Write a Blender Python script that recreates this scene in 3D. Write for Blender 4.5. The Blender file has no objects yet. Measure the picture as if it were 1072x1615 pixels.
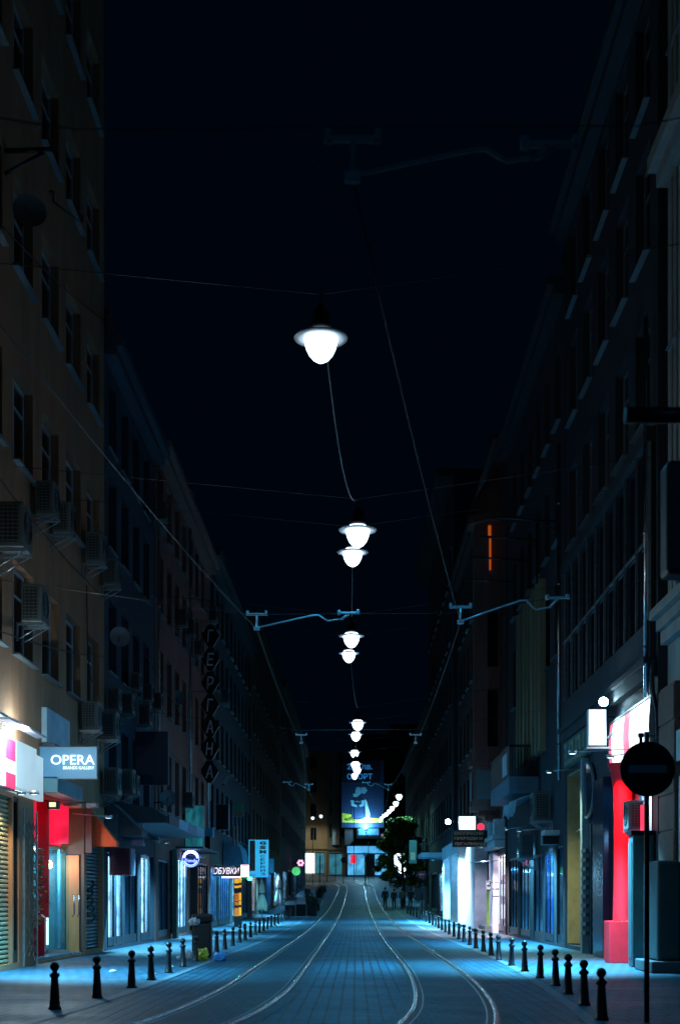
import bpy, bmesh, math, random
from mathutils import Vector, Matrix
random.seed(7)
SC = bpy.context.scene
COL = SC.collection
R = math.radians

# ---------------------------------------------------------------- camera, sky, exposure
EYE = 1.34
cam_d = bpy.data.cameras.new('camera'); cam = bpy.data.objects.new('camera', cam_d); COL.objects.link(cam)
cam.location = (0, 0, EYE); cam.rotation_euler = (R(90), 0, 0)
cam_d.sensor_fit = 'AUTO'; cam_d.sensor_width = 36; cam_d.lens = 2200 / 1615 * 36
cam_d.shift_x = -24 / 1615; cam_d.shift_y = (1424 - 807.5) / 1615
cam_d.clip_start = 0.2; cam_d.clip_end = 2000
cam_d.dof.use_dof = True; cam_d.dof.focus_distance = 36; cam_d.dof.aperture_fstop = 2.2
SC.camera = cam
W = bpy.data.worlds.new('World'); SC.world = W; W.use_nodes = True
bg = W.node_tree.nodes['Background']
bg.inputs[0].default_value = (0.02, 0.34, 1.0, 1); bg.inputs[1].default_value = 0.0036
SC.view_settings.view_transform = 'Standard'; SC.view_settings.look = 'None'
SC.view_settings.gamma = 1; SC.view_settings.exposure = 0
SC.cycles.use_denoising = True
SC.cycles.max_bounces = 8; SC.cycles.transparent_max_bounces = 16
SC.cycles.sample_clamp_indirect = 3.0
SC.cycles.caustics_reflective = False; SC.cycles.caustics_refractive = False
LAMP_COL = (0.045, 0.52, 1.0)

def gz(y):
    return 0.0 if y < 45 else 1.7e-4 * (y - 45) ** 2 if y < 235 else 1.7e-4 * 190 ** 2 + 0.012 * (y - 235)
def X(px, y): return (px - 560) / 2200 * y
def Z(py, y): return EYE + (1424 - py) / 2200 * y

# ---------------------------------------------------------------- materials
MATS = {}
def mat(name, col, rough=0.7, metal=0.0, var=0.25, scale=2.0, bump=0.0, streak=False, col2=None, coat=0.0):
    if name in MATS: return MATS[name]
    m = bpy.data.materials.new(name); m.use_nodes = True; nt = m.node_tree; N = nt.nodes; L = nt.links
    b = N['Principled BSDF']
    b.inputs['Roughness'].default_value = rough; b.inputs['Metallic'].default_value = metal
    b.inputs['Coat Weight'].default_value = coat
    tc = N.new('ShaderNodeTexCoord'); mp = N.new('ShaderNodeMapping')
    L.new(tc.outputs['Object'], mp.inputs[0])
    mp.inputs['Scale'].default_value = (1, 1, 0.22) if streak else (1, 1, 1)
    nz = N.new('ShaderNodeTexNoise'); nz.inputs['Scale'].default_value = scale; nz.inputs['Detail'].default_value = 7; nz.inputs['Roughness'].default_value = 0.65
    L.new(mp.outputs[0], nz.inputs[0])
    cr = N.new('ShaderNodeValToRGB'); cr.color_ramp.elements[0].position = 0.32; cr.color_ramp.elements[1].position = 0.68
    c2 = col2 or tuple(c * (1 - var) for c in col)
    cr.color_ramp.elements[0].color = (*c2, 1); cr.color_ramp.elements[1].color = (*[min(1, c * (1 + var * .5)) for c in col], 1)
    L.new(nz.outputs[0], cr.inputs[0]); L.new(cr.outputs[0], b.inputs['Base Color'])
    if bump:
        n2 = N.new('ShaderNodeTexNoise'); n2.inputs['Scale'].default_value = scale * 9; n2.inputs['Detail'].default_value = 5
        L.new(tc.outputs['Object'], n2.inputs[0])
        bp = N.new('ShaderNodeBump'); bp.inputs['Strength'].default_value = bump; bp.inputs['Distance'].default_value = 0.02
        L.new(n2.outputs[0], bp.inputs['Height']); L.new(bp.outputs[0], b.inputs['Normal'])
    MATS[name] = m
    return m
def emit(name, col, s, var=0.0, scale=3.0, stretch=(1, 1, 1)):
    if name in MATS: return MATS[name]
    m = bpy.data.materials.new(name); m.use_nodes = True; nt = m.node_tree; N = nt.nodes; L = nt.links
    b = N['Principled BSDF']; b.inputs['Base Color'].default_value = (*[c * .5 for c in col], 1)
    b.inputs['Emission Color'].default_value = (*col, 1); b.inputs['Emission Strength'].default_value = s
    b.inputs['Roughness'].default_value = 0.4
    if var:
        tc = N.new('ShaderNodeTexCoord'); mp = N.new('ShaderNodeMapping'); mp.inputs['Scale'].default_value = stretch
        nz = N.new('ShaderNodeTexNoise'); nz.inputs['Scale'].default_value = scale
        mr = N.new('ShaderNodeMapRange'); mr.inputs['From Min'].default_value = .3; mr.inputs['From Max'].default_value = .7
        mr.inputs['To Min'].default_value = s * (1 - var); mr.inputs['To Max'].default_value = s * (1 + var)
        L.new(tc.outputs['Object'], mp.inputs[0]); L.new(mp.outputs[0], nz.inputs[0]); L.new(nz.outputs[0], mr.inputs[0]); L.new(mr.outputs[0], b.inputs['Emission Strength'])
    MATS[name] = m
    return m
def glassy(name, tint=(0.75, 0.9, 1.0), refl=0.5, rough=0.04):
    if name in MATS: return MATS[name]
    m = bpy.data.materials.new(name); m.use_nodes = True; nt = m.node_tree; N = nt.nodes; L = nt.links
    N.clear(); o = N.new('ShaderNodeOutputMaterial'); t = N.new('ShaderNodeBsdfTransparent'); t.inputs[0].default_value = (*tint, 1)
    g = N.new('ShaderNodeBsdfGlossy'); g.inputs['Roughness'].default_value = rough
    lw = N.new('ShaderNodeFresnel'); lw.inputs[0].default_value = 1.5
    mu = N.new('ShaderNodeMath'); mu.operation = 'MULTIPLY'; mu.inputs[1].default_value = refl * 1.2; mu.use_clamp = True
    mx = N.new('ShaderNodeMixShader'); L.new(lw.outputs[0], mu.inputs[0]); L.new(mu.outputs[0], mx.inputs[0])
    L.new(t.outputs[0], mx.inputs[1]); L.new(g.outputs[0], mx.inputs[2]); L.new(mx.outputs[0], o.inputs[0])
    MATS[name] = m
    return m
def paving(name, c1, c2, mortar, bw, bh, rough=0.5, off=0.5, msize=0.012, patch=0.35):
    m = bpy.data.materials.new(name); m.use_nodes = True; nt = m.node_tree; N = nt.nodes; L = nt.links
    b = N['Principled BSDF']
    tc = N.new('ShaderNodeTexCoord'); br = N.new('ShaderNodeTexBrick')
    br.inputs['Scale'].default_value = 1; br.inputs['Brick Width'].default_value = bw; br.inputs['Row Height'].default_value = bh
    br.inputs['Mortar Size'].default_value = msize; br.offset = off; br.inputs['Mortar Smooth'].default_value = 0.3
    br.inputs['Color1'].default_value = (*c1, 1); br.inputs['Color2'].default_value = (*c2, 1); br.inputs['Mortar'].default_value = (*mortar, 1)
    wv = N.new('ShaderNodeTexNoise'); wv.inputs['Scale'].default_value = 1.3
    ad = N.new('ShaderNodeVectorMath'); ad.operation = 'MULTIPLY_ADD'; ad.inputs[1].default_value = (0.02, 0.02, 0)
    L.new(tc.outputs['Object'], wv.inputs[0]); L.new(wv.outputs['Color'], ad.inputs[0]); L.new(tc.outputs['Object'], ad.inputs[2])
    L.new(ad.outputs[0], br.inputs[0])
    nz = N.new('ShaderNodeTexNoise'); nz.inputs['Scale'].default_value = 0.7; nz.inputs['Detail'].default_value = 8; nz.inputs['Roughness'].default_value = .7
    L.new(tc.outputs['Object'], nz.inputs[0])
    mr = N.new('ShaderNodeMapRange'); mr.inputs['From Min'].default_value = .3; mr.inputs['From Max'].default_value = .7
    mr.inputs['To Min'].default_value = 1 - patch; mr.inputs['To Max'].default_value = 1 + patch
    L.new(nz.outputs[0], mr.inputs[0])
    vm = N.new('ShaderNodeVectorMath'); vm.operation = 'SCALE'; L.new(br.outputs[0], vm.inputs[0]); L.new(mr.outputs[0], vm.inputs['Scale'])
    L.new(vm.outputs[0], b.inputs['Base Color'])
    r2 = N.new('ShaderNodeMapRange'); r2.inputs['From Min'].default_value = .3; r2.inputs['From Max'].default_value = .7
    r2.inputs['To Min'].default_value = rough - .1; r2.inputs['To Max'].default_value = rough + .18
    L.new(nz.outputs[0], r2.inputs[0]); L.new(r2.outputs[0], b.inputs['Roughness'])
    n3 = N.new('ShaderNodeTexNoise'); n3.inputs['Scale'].default_value = 22; n3.inputs['Detail'].default_value = 4; L.new(tc.outputs['Object'], n3.inputs[0])
    ma = N.new('ShaderNodeMath'); ma.operation = 'MULTIPLY_ADD'; ma.inputs[1].default_value = -1.2
    L.new(br.outputs['Fac'], ma.inputs[0]); L.new(n3.outputs[0], ma.inputs[2])
    bp = N.new('ShaderNodeBump'); bp.inputs['Strength'].default_value = 0.6; bp.inputs['Distance'].default_value = 0.012
    L.new(ma.outputs[0], bp.inputs['Height']); L.new(bp.outputs[0], b.inputs['Normal'])
    MATS[name] = m
    return m

# ---------------------------------------------------------------- mesh helpers
class MB:
    def __init__(s): s.bm = bmesh.new(); s.mats = []; s.cur = 0
    def use(s, m):
        if m not in s.mats: s.mats.append(m)
        s.cur = s.mats.index(m); return s
    def face(s, pts):
        f = s.bm.faces.new([s.bm.verts.new(p) for p in pts]); f.material_index = s.cur; return f
    def box(s, x0, x1, y0, y1, z0, z1, bev=0.0):
        if x0 > x1: x0, x1 = x1, x0
        if y0 > y1: y0, y1 = y1, y0
        if z0 > z1: z0, z1 = z1, z0
        t = bmesh.new(); bmesh.ops.create_cube(t, size=1)
        for v in t.verts: v.co = Vector((x0 + (v.co.x + .5) * (x1 - x0), y0 + (v.co.y + .5) * (y1 - y0), z0 + (v.co.z + .5) * (z1 - z0)))
        if bev: bmesh.ops.bevel(t, geom=t.edges[:], offset=bev, segments=2, affect='EDGES', profile=.5)
        s.merge(t); return s
    def merge(s, t, mtx=None):
        mp = {}
        for v in t.verts: mp[v] = s.bm.verts.new(mtx @ v.co if mtx else v.co)
        for f in t.faces:
            g = s.bm.faces.new([mp[v] for v in f.verts]); g.material_index = s.cur; g.smooth = f.smooth
        t.free(); return s
    def tube(s, pts, r, n=6, caps=True):
        pts = [Vector(p) for p in pts]; rings = []
        rr = r if isinstance(r, (list, tuple)) else [r] * len(pts)
        for i, p in enumerate(pts):
            d = (pts[min(i + 1, len(pts) - 1)] - pts[max(i - 1, 0)]).normalized()
            a = Vector((0, 0, 1)) if abs(d.z) < .9 else Vector((1, 0, 0))
            u = d.cross(a).normalized(); w = d.cross(u)
            rings.append([s.bm.verts.new(p + rr[i] * (math.cos(2 * math.pi * k / n) * u + math.sin(2 * math.pi * k / n) * w)) for k in range(n)])
        for a, b in zip(rings, rings[1:]):
            for k in range(n):
                f = s.bm.faces.new([a[k], a[(k + 1) % n], b[(k + 1) % n], b[k]]); f.smooth = True; f.material_index = s.cur
        if caps:
            for q in (rings[0], rings[-1][::-1]):
                f = s.bm.faces.new(q); f.material_index = s.cur
        return s
    def lathe(s, c, prof, n=16, smooth=True):
        rings = []
        for r, z in prof:
            rings.append([s.bm.verts.new((c[0] + max(r, .0005) * math.cos(2 * math.pi * k / n), c[1] + max(r, .0005) * math.sin(2 * math.pi * k / n), c[2] + z)) for k in range(n)])
        for a, b in zip(rings, rings[1:]):
            for k in range(n):
                f = s.bm.faces.new([a[k], a[(k + 1) % n], b[(k + 1) % n], b[k]]); f.smooth = smooth; f.material_index = s.cur
        return s
    def prism(s, pts, d):
        """closed polygon (3D points) pushed along vector d"""
        d = Vector(d); a = [s.bm.verts.new(p) for p in pts]; b = [s.bm.verts.new(Vector(p) + d) for p in pts]; n = len(pts)
        for q in (a, b[::-1]): f = s.bm.faces.new(q); f.material_index = s.cur
        for k in range(n): f = s.bm.faces.new([a[(k + 1) % n], a[k], b[k], b[(k + 1) % n]]); f.material_index = s.cur
        return s
    def mesh(s, name, loc=(0, 0, 0)):
        loc = Vector(loc)
        for v in s.bm.verts: v.co -= loc
        me = bpy.data.meshes.new(name); bmesh.ops.recalc_face_normals(s.bm, faces=s.bm.faces[:]); s.bm.to_mesh(me); s.bm.free()
        for m in s.mats: me.materials.append(m)
        return me
def world_loc(o):
    v = Vector(o.location)
    while o.parent: o = o.parent; v += o.location
    return v
SPLIT = {'bracket', 'string_course', 'fluted_pilaster', 'column', 'relief_panel', 'lit_window', 'ceiling_lamp', 'cornice', 'doorstep', 'printed_ring', 'end_cap', 'relief_letter', 'figure_head', 'arm', 'visor', 'lintel', 'face_patch'}
def part(name, mb, parent, label=None, split=None):
    if split or (split is None and name in SPLIT): return parts_apart(name, mb, parent)
    o = bpy.data.objects.new(name, mb.mesh(name, world_loc(parent))); COL.objects.link(o); o.parent = parent
    if label: o['label'] = label
    return o
def parts_apart(name, mb, parent):
    """one object for each cluster of touching pieces"""
    bm = mb.bm; seen = set(); isl = []
    for v in bm.verts:
        if v in seen: continue
        st = [v]; seen.add(v); g = []
        while st:
            q = st.pop(); g.append(q)
            for e in q.link_edges:
                w = e.other_vert(q)
                if w not in seen: seen.add(w); st.append(w)
        isl.append(g)
    bx = [[min(v.co[k] for v in g) - .012 for k in range(3)] + [max(v.co[k] for v in g) + .012 for k in range(3)] for g in isl]
    par = list(range(len(isl)))
    def root(i):
        while par[i] != i: i = par[i]
        return i
    for i in range(len(isl)):
        for j in range(i):
            if all(bx[i][k] <= bx[j][k + 3] and bx[j][k] <= bx[i][k + 3] for k in range(3)): par[root(i)] = root(j)
    groups = {}
    for i, g in enumerate(isl): groups.setdefault(root(i), []).extend(g)
    o = None
    for g in groups.values():
        nb = MB(); nb.mats = list(mb.mats); mp = {v: nb.bm.verts.new(v.co) for v in g}; gs = set(g)
        for f in bm.faces:
            if f.verts[0] in gs: q = nb.bm.faces.new([mp[v] for v in f.verts]); q.material_index = f.material_index; q.smooth = f.smooth
        o = part(name, nb, parent, split=False)
    bm.free(); return o
def solo(name, mb, label, cat, group=None, kind=None, loc=None):
    if loc is None:
        xs = [v.co for v in mb.bm.verts]
        loc = (sum(v.x for v in xs) / len(xs), sum(v.y for v in xs) / len(xs), min(v.z for v in xs))
    o = bpy.data.objects.new(name, mb.mesh(name, loc)); o.location = loc; COL.objects.link(o)
    if label: o['label'] = label; o['category'] = cat
    if group: o['group'] = group
    if kind: o['kind'] = kind
    return o
def thing(name, label, cat, loc, group=None):
    o = bpy.data.objects.new(name, None); COL.objects.link(o); o.location = loc; o['label'] = label; o['category'] = cat; o.empty_display_size = .2
    if group: o['group'] = group
    return o
def structure(name, mb, cat=None):
    o = bpy.data.objects.new(name, mb.mesh(name)); COL.objects.link(o); o['kind'] = 'structure'; return o
def copy_tree(o, parent=None, loc=None, label=None):
    c = o.copy(); COL.objects.link(c); c.parent = parent
    if loc is not None: c.location = loc
    if label: c['label'] = label
    for ch in o.children: copy_tree(ch, c)
    return c
def text_bm(s, size, ext=0.01, shear=0.0, bold=0.0, spacing=1.0, align='CENTER'):
    cu = bpy.data.curves.new('t', 'FONT'); cu.body = s; cu.size = size; cu.extrude = ext; cu.shear = shear; cu.offset = bold
    cu.align_x = align; cu.align_y = 'CENTER'; cu.space_character = spacing; cu.resolution_u = 3
    o = bpy.data.objects.new('t', cu); COL.objects.link(o); dg = bpy.context.evaluated_depsgraph_get(); dg.update()
    me = bpy.data.meshes.new_from_object(o.evaluated_get(dg)); b = bmesh.new(); b.from_mesh(me)
    bpy.data.objects.remove(o); bpy.data.curves.remove(cu); bpy.data.meshes.remove(me); return b
def text_part(name, s, size, loc, parent, material, face='cam', fit=None, **k):
    """lettering; face 'cam': readable looking +Y; 'left': on a left wall (faces +X); 'right': faces -X. fit=(w,h) stretches"""
    b = text_bm(s, size, **k)
    xs = [v.co.x for v in b.verts]; ys = [v.co.y for v in b.verts]
    cx, cy = (min(xs) + max(xs)) / 2, (min(ys) + max(ys)) / 2
    sx = fit[0] / (max(xs) - min(xs)) if fit else 1; sy = fit[1] / (max(ys) - min(ys)) if fit else 1
    for v in b.verts: v.co = Vector(((v.co.x - cx) * sx, (v.co.y - cy) * sy, v.co.z))
    rz = {'cam': 0, 'left': 90, 'right': -90}[face]
    M = Matrix.Translation(loc) @ Matrix.Rotation(R(rz), 4, 'Z') @ Matrix.Rotation(R(90), 4, 'X')
    mb = MB().use(material); mb.merge(b, M)
    return part(name, mb, parent)
def plight(name, loc, energy, col, radius, parent=None, kind='POINT', spot=None, aim=None):
    d = bpy.data.lights.new(name, kind); d.energy = energy; d.color = col; d.shadow_soft_size = radius
    if kind == 'SPOT': d.spot_size = R(spot); d.spot_blend = .9
    o = bpy.data.objects.new(name, d); COL.objects.link(o)
    if parent: o.parent = parent; loc = Vector(loc) - world_loc(parent)
    o.location = loc
    if aim: o.rotation_euler = Vector(aim).to_track_quat('-Z', 'Y').to_euler()
    return o
ORD = 'nearest second third fourth fifth sixth seventh eighth ninth tenth eleventh twelfth thirteenth fourteenth fifteenth sixteenth seventeenth eighteenth nineteenth twentieth'.split() + ['twenty-' + w for w in 'first second third fourth fifth sixth seventh eighth ninth'.split()]

# common materials
M_dark = mat('dark_metal', (0.012, 0.014, 0.018), .38, .6, scale=6)
M_black = mat('black_paint', (0.006, 0.007, 0.01), .45)
M_steel = mat('polished_steel', (0.55, 0.57, 0.6), .22, 1.0, var=.2, scale=9)
M_galv = mat('galvanised_metal', (0.42, 0.46, 0.48), .35, .8, scale=8)
M_pane = mat('dark_window_glass', (0.004, 0.009, 0.014), .06, 0, var=.4, scale=.6)
M_frame = mat('grey_window_frame', (0.16, 0.18, 0.19), .5)
M_frame_w = mat('white_window_frame', (0.42, 0.45, 0.46), .5)
M_glass = glassy('shop_glass', refl=.35)
M_white = mat('white_wall_paint', (0.72, 0.74, 0.76), .7)
M_plinth = mat('stone_plinth', (0.10, 0.115, 0.12), .7, bump=.3, scale=4)
# ================================================================ ground, road, pavements, tracks
def strip_mesh(mb, xl, xr, y0, y1, dz, step=2.5, nx=1):
    """sheet following the street's slope; xl / xr numbers or functions of y"""
    fl = xl if callable(xl) else (lambda y: xl); fr = xr if callable(xr) else (lambda y: xr)
    n = max(1, int((y1 - y0) / step)); ys = [y0 + (y1 - y0) * i / n for i in range(n + 1)]
    rows = [[mb.bm.verts.new((fl(y) + (fr(y) - fl(y)) * k / nx, y, gz(y) + dz)) for k in range(nx + 1)] for y in ys]
    for a, b in zip(rows, rows[1:]):
        for k in range(nx):
            f = mb.bm.faces.new([a[k], a[k + 1], b[k + 1], b[k]]); f.material_index = mb.cur
M_ground = mat('asphalt_ground', (0.045, 0.05, 0.055), .8, bump=.3, scale=3)
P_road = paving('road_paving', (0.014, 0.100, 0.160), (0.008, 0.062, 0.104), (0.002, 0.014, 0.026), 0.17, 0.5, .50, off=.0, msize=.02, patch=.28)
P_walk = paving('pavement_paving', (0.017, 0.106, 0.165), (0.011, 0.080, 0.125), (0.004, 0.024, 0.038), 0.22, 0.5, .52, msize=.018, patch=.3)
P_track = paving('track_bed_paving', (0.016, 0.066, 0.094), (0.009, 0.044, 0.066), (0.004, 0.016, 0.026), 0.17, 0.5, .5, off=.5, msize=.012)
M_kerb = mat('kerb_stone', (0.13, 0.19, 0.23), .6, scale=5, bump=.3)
mb = MB().use(M_ground); strip_mesh(mb, -400, 400, -30, 900, -0.004, 5, 1); structure('ground', mb)

def bezlin(pts):
    def f(y):
        if y <= pts[0][0]: return pts[0][1] + (y - pts[0][0]) * (pts[1][1] - pts[0][1]) / (pts[1][0] - pts[0][0])
        for i in range(len(pts) - 1):
            (a, va), (b, vb) = pts[i], pts[i + 1]
            if y <= b:
                m0 = (vb - (pts[i - 1][1] if i else va)) / (b - (pts[i - 1][0] if i else a))
                m1 = ((pts[i + 2][1] if i + 2 < len(pts) else vb) - va) / ((pts[i + 2][0] if i + 2 < len(pts) else b) - a)
                t = (y - a) / (b - a); d = b - a
                return (2*t**3-3*t*t+1)*va + (t**3-2*t*t+t)*d*m0 + (-2*t**3+3*t*t)*vb + (t**3-t*t)*d*m1
        return pts[-1][1]
    return f
rail_x = {
 'll': bezlin([(8, -4.3), (12, -2.95), (15.4, -2.40), (18, -2.20), (22, -2.08), (28, -2.08), (48, -2.15), (80, -2.2), (150, -2.15), (185, -2.25), (200, -3.1), (214, -6.5)]),
 'lr': bezlin([(8, -3.1), (12, -1.88), (15.4, -1.36), (18, -1.14), (22, -1.02), (28, -1.02), (48, -1.08), (80, -1.1), (150, -1.05), (185, -1.1), (200, -1.8), (214, -4.4)]),
 'rl': bezlin([(8, -1.1), (12, .02), (15.4, .50), (18, .76), (22, .93), (28, 1.03), (48, 1.03), (80, 1.1), (150, 1.15), (185, 1.2), (200, .7), (216, -2.2)]),
 'rr': bezlin([(8, 0.1), (12, 1.1), (15.4, 1.55), (18, 1.78), (22, 1.97), (28, 2.08), (48, 2.14), (80, 2.25), (150, 2.35), (185, 2.4), (200, 2.0), (216, -.6)]),
}
BL = bezlin([(12, -4.3), (17, -3.78), (29, -3.6), (60, -3.5), (80, -3.5), (230, -3.4)])
BR = bezlin([(12, 2.6), (17, 3.02), (32, 3.62), (60, 3.6), (90, 3.55), (230, 3.5)])
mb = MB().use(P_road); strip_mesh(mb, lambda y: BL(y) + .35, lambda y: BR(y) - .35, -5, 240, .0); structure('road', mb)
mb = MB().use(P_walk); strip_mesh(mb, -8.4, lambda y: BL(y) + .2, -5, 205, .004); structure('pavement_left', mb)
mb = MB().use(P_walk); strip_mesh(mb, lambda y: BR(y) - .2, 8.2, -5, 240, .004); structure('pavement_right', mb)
mb = MB().use(M_kerb)
strip_mesh(mb, lambda y: BL(y) + .2, lambda y: BL(y) + .36, -5, 205, .008)
structure('road_edge_left', mb)
mb = MB().use(M_kerb)
strip_mesh(mb, lambda y: BR(y) - .36, lambda y: BR(y) - .2, -5, 240, .008)
structure('road_edge_right', mb)
M_band = mat('pale_paving_band', (0.14, 0.21, 0.26), .55, scale=4)
mb = MB().use(M_band)                           # pale bands running across the pavements
for y in (18.6, 21.6, 25.4, 31.5, 38, 46, 56): strip_mesh(mb, lambda q: BR(q) + .1, 6.0, y, y + .13, .008, .13)
for y in (19.3, 24.2, 30.2, 37, 45, 55, 66): strip_mesh(mb, -6.8, lambda q: BL(q) - .1, y, y + .13, .008, .13)
structure('pavement_strips', mb)
mb = MB().use(P_walk); strip_mesh(mb, -60, -8.4, 196, 330, .0, 5); structure('side_street', mb)

def sweep(mb, f, w, h0, h1, y0=8, y1=213):
    y = y0; prev = None
    while y <= y1:
        x = f(y); z = gz(y)
        cur = [mb.bm.verts.new(p) for p in ((x - w / 2, y, z + h0), (x - w / 2, y, z + h1 * .7), (x - w / 4, y, z + h1), (x + w / 4, y, z + h1), (x + w / 2, y, z + h1 * .7), (x + w / 2, y, z + h0))]
        if prev:
            for k in range(5):
                q = mb.bm.faces.new([prev[k], prev[k + 1], cur[k + 1], cur[k]]); q.material_index = mb.cur; q.smooth = True
        prev = cur; y += .25 if y < 34 else .8 if y < 110 else 1.5
M_rail = mat('worn_rail_steel', (0.80, 0.88, 0.95), .24, 1.0, var=.2, scale=5)
for a, b, lab in (('ll', 'lr', 'pair of steel tram rails curving on the left side of the roadway'), ('rl', 'rr', 'pair of steel tram rails curving on the right side of the roadway')):
    t = thing('tram_track', lab, 'tram track', (rail_x[a](20), 20, 0), 'tram tracks set in the paving')
    mb = MB().use(P_track); strip_mesh(mb, lambda y: rail_x[a](y) - .22, lambda y: rail_x[b](y) + .22, 8, 190, .006, 1.2)
    part('track_bed', mb, t)
    for k, s in ((a, 1), (b, -1)):
        mb = MB().use(M_rail); sweep(mb, rail_x[k], .058, 0, .026); part('rail', mb, t)
        mb = MB().use(M_black); sweep(mb, lambda y: rail_x[k](y) + s * .066, .06, .004, .010); sweep(mb, lambda y: rail_x[k](y) - s * .055, .035, .004, .010); part('rail_groove', mb, t, split=True)
        mb = MB().use(M_galv); sweep(mb, lambda y: rail_x[k](y) + s * .105, .018, .004, .013); part('guard_lip', mb, t)

# ================================================================ buildings
win_cache = {}
def window_meshes(w, h, side, fm):
    key = (w, h, side, fm.name)
    if key in win_cache: return win_cache[key]
    s = side
    a = MB().use(fm); t = .07
    def bx(mb, x0, x1, y0, y1, z0, z1): mb.box(s * x0, s * x1, y0, y1, z0, z1)
    bx(a, 0, .06, -w/2, -w/2 + t, 0, h); bx(a, 0, .06, w/2 - t, w/2, 0, h)
    bx(a, 0, .058, -w/2 + t, w/2 - t, 0, t); bx(a, 0, .058, -w/2 + t, w/2 - t, h - t, h)
    bx(a, 0, .052, -.035, .035, t, h - t); bx(a, 0, .048, -w/2 + t, -.035, h * .7, h * .7 + .05); bx(a, 0, .048, .035, w/2 - t, h * .7, h * .7 + .05)
    p = MB().use(M_pane); bx(p, .01, .02, -w/2 + .02, w/2 - .02, .02, h - .02)
    q = MB().use(M_frame); bx(q, .05, .38, -w/2 - .05, w/2 + .05, -.05, -.012)
    win_cache[key] = (a.mesh('window'), p.mesh('pane'), q.mesh('sill'))
    return win_cache[key]
def put(name, me, parent, loc):
    o = bpy.data.objects.new(name, me); COL.objects.link(o); o.parent = parent; o.location = loc; return o
def building(label, side, y0, y1, h, xw, wm, cols=(), rows=(), ww=1.4, wh=1.9, shops=(), depth=11, reveal=.25, frame=None, cornice=.35, name='building', base=None, holes=(), cols_rows=None, extra_end=0, cm=None, plinth=True):
    """side -1: left of the street (front faces +X), 1: right. cols: near edges of the windows, rows: sill heights"""
    n = -side                                                  # outward normal of the front
    g0 = gz((y0 + y1) / 2) if base is None else base
    B = thing(name, label, 'building', (xw, (y0 + y1) / 2, 0))
    rects = []; wins = []
    for r in rows:
        for c in cols:
            if c > y0 + .1 and c + ww < y1 - .1 and r + wh < h - .3: wins.append((c, r)); rects.append((c, c + ww, r, r + wh, reveal))
    for s_ in shops: rects.append((s_['ya'], s_['yb'], s_['za'], s_['zb'], s_.get('depth', SD(s_))))
    for q in holes: rects.append(q)
    ys = sorted({y0 + .004, y1 - .004} | {v for r in rects for v in r[:2]}); zs = sorted({-.5, h} | {v for r in rects for v in r[2:4]})
    mb = MB().use(wm)
    for a, b in zip(ys, ys[1:]):
        if b - a < 1e-4: continue
        run = None
        for c, d in zip(zs, zs[1:]):
            my, mz = (a + b) / 2, (c + d) / 2
            solid = not any(r[0] < my < r[1] and r[2] < mz < r[3] for r in rects)
            if solid: run = run or c
            if not solid and run is not None:
                mb.face([(xw, a, run), (xw, b, run), (xw, b, c), (xw, a, c)]); run = None
        if run is not None: mb.face([(xw, a, run), (xw, b, run), (xw, b, h), (xw, a, h)])
    for (a, b, c, d, dp) in rects:
        xi = xw - n * dp
        for q in ([(xw, a, c), (xi, a, c), (xi, a, d), (xw, a, d)], [(xw, b, c), (xi, b, c), (xi, b, d), (xw, b, d)], [(xw, a, c), (xw, b, c), (xi, b, c), (xi, a, c)], [(xw, a, d), (xw, b, d), (xi, b, d), (xi, a, d)]): mb.face(q)
    xb = xw - n * depth; ya, yb = y0 + .004, y1 - .004
    mb.face([(xw, ya, -.5), (xb, ya, -.5), (xb, ya, h), (xw, ya, h)]); mb.face([(xw, yb, -.5), (xb, yb, -.5), (xb, yb, h), (xw, yb, h)])
    mb.face([(xb, ya, -.5), (xb, yb, -.5), (xb, yb, h), (xb, ya, h)]); mb.face([(xw, ya, h), (xb, ya, h), (xb, yb, h), (xw, yb, h)])
    part('wall', mb, B)
    if cornice:
        c = MB().use(cm or wm)
        c.box(xw + n * .003, xw + n * cornice, y0 + .01, y1 - .01, h - .45, h - .2); c.box(xw + n * .003, xw + n * (cornice + .18), y0 + .008, y1 - .008, h - .197, h + .05)
        part('cornice', c, B)
    am, pm, qm = window_meshes(ww, wh, n, frame or M_frame)
    for (c, r) in wins:
        w_ = put('window', am, B, (-n * reveal, c + ww / 2 - B.location.y, r)); put('pane', pm, w_, (0, 0, 0)); put('sill', qm, w_, (0, 0, 0)) if reveal >= .2 else None
    for s_ in shops: shop(B, n, xw, s_)
    return B
GLOW = emit('added_glow_white', (.6, .88, 1.0), 2.6, .75, 2.2, (1.6, 1, 1.2))  # brightness of lit shop interiors, put into glowing panels
GLOW_B = emit('added_glow_blue', (.08, .40, .85), .42, .85, 2.4, (1.6, 1, 1.1))
GLOW_W = emit('added_glow_warm', (1.0, .86, .86), 2.4, .2, 3, (6, 1, .3))
M_shopframe = mat('shopfront_frame', (0.03, 0.036, 0.042), .35, .5)
def SD(s): return .045 if s['kind'] == 'lit' else .08 if s['kind'] == 'glass' else .3
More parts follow.
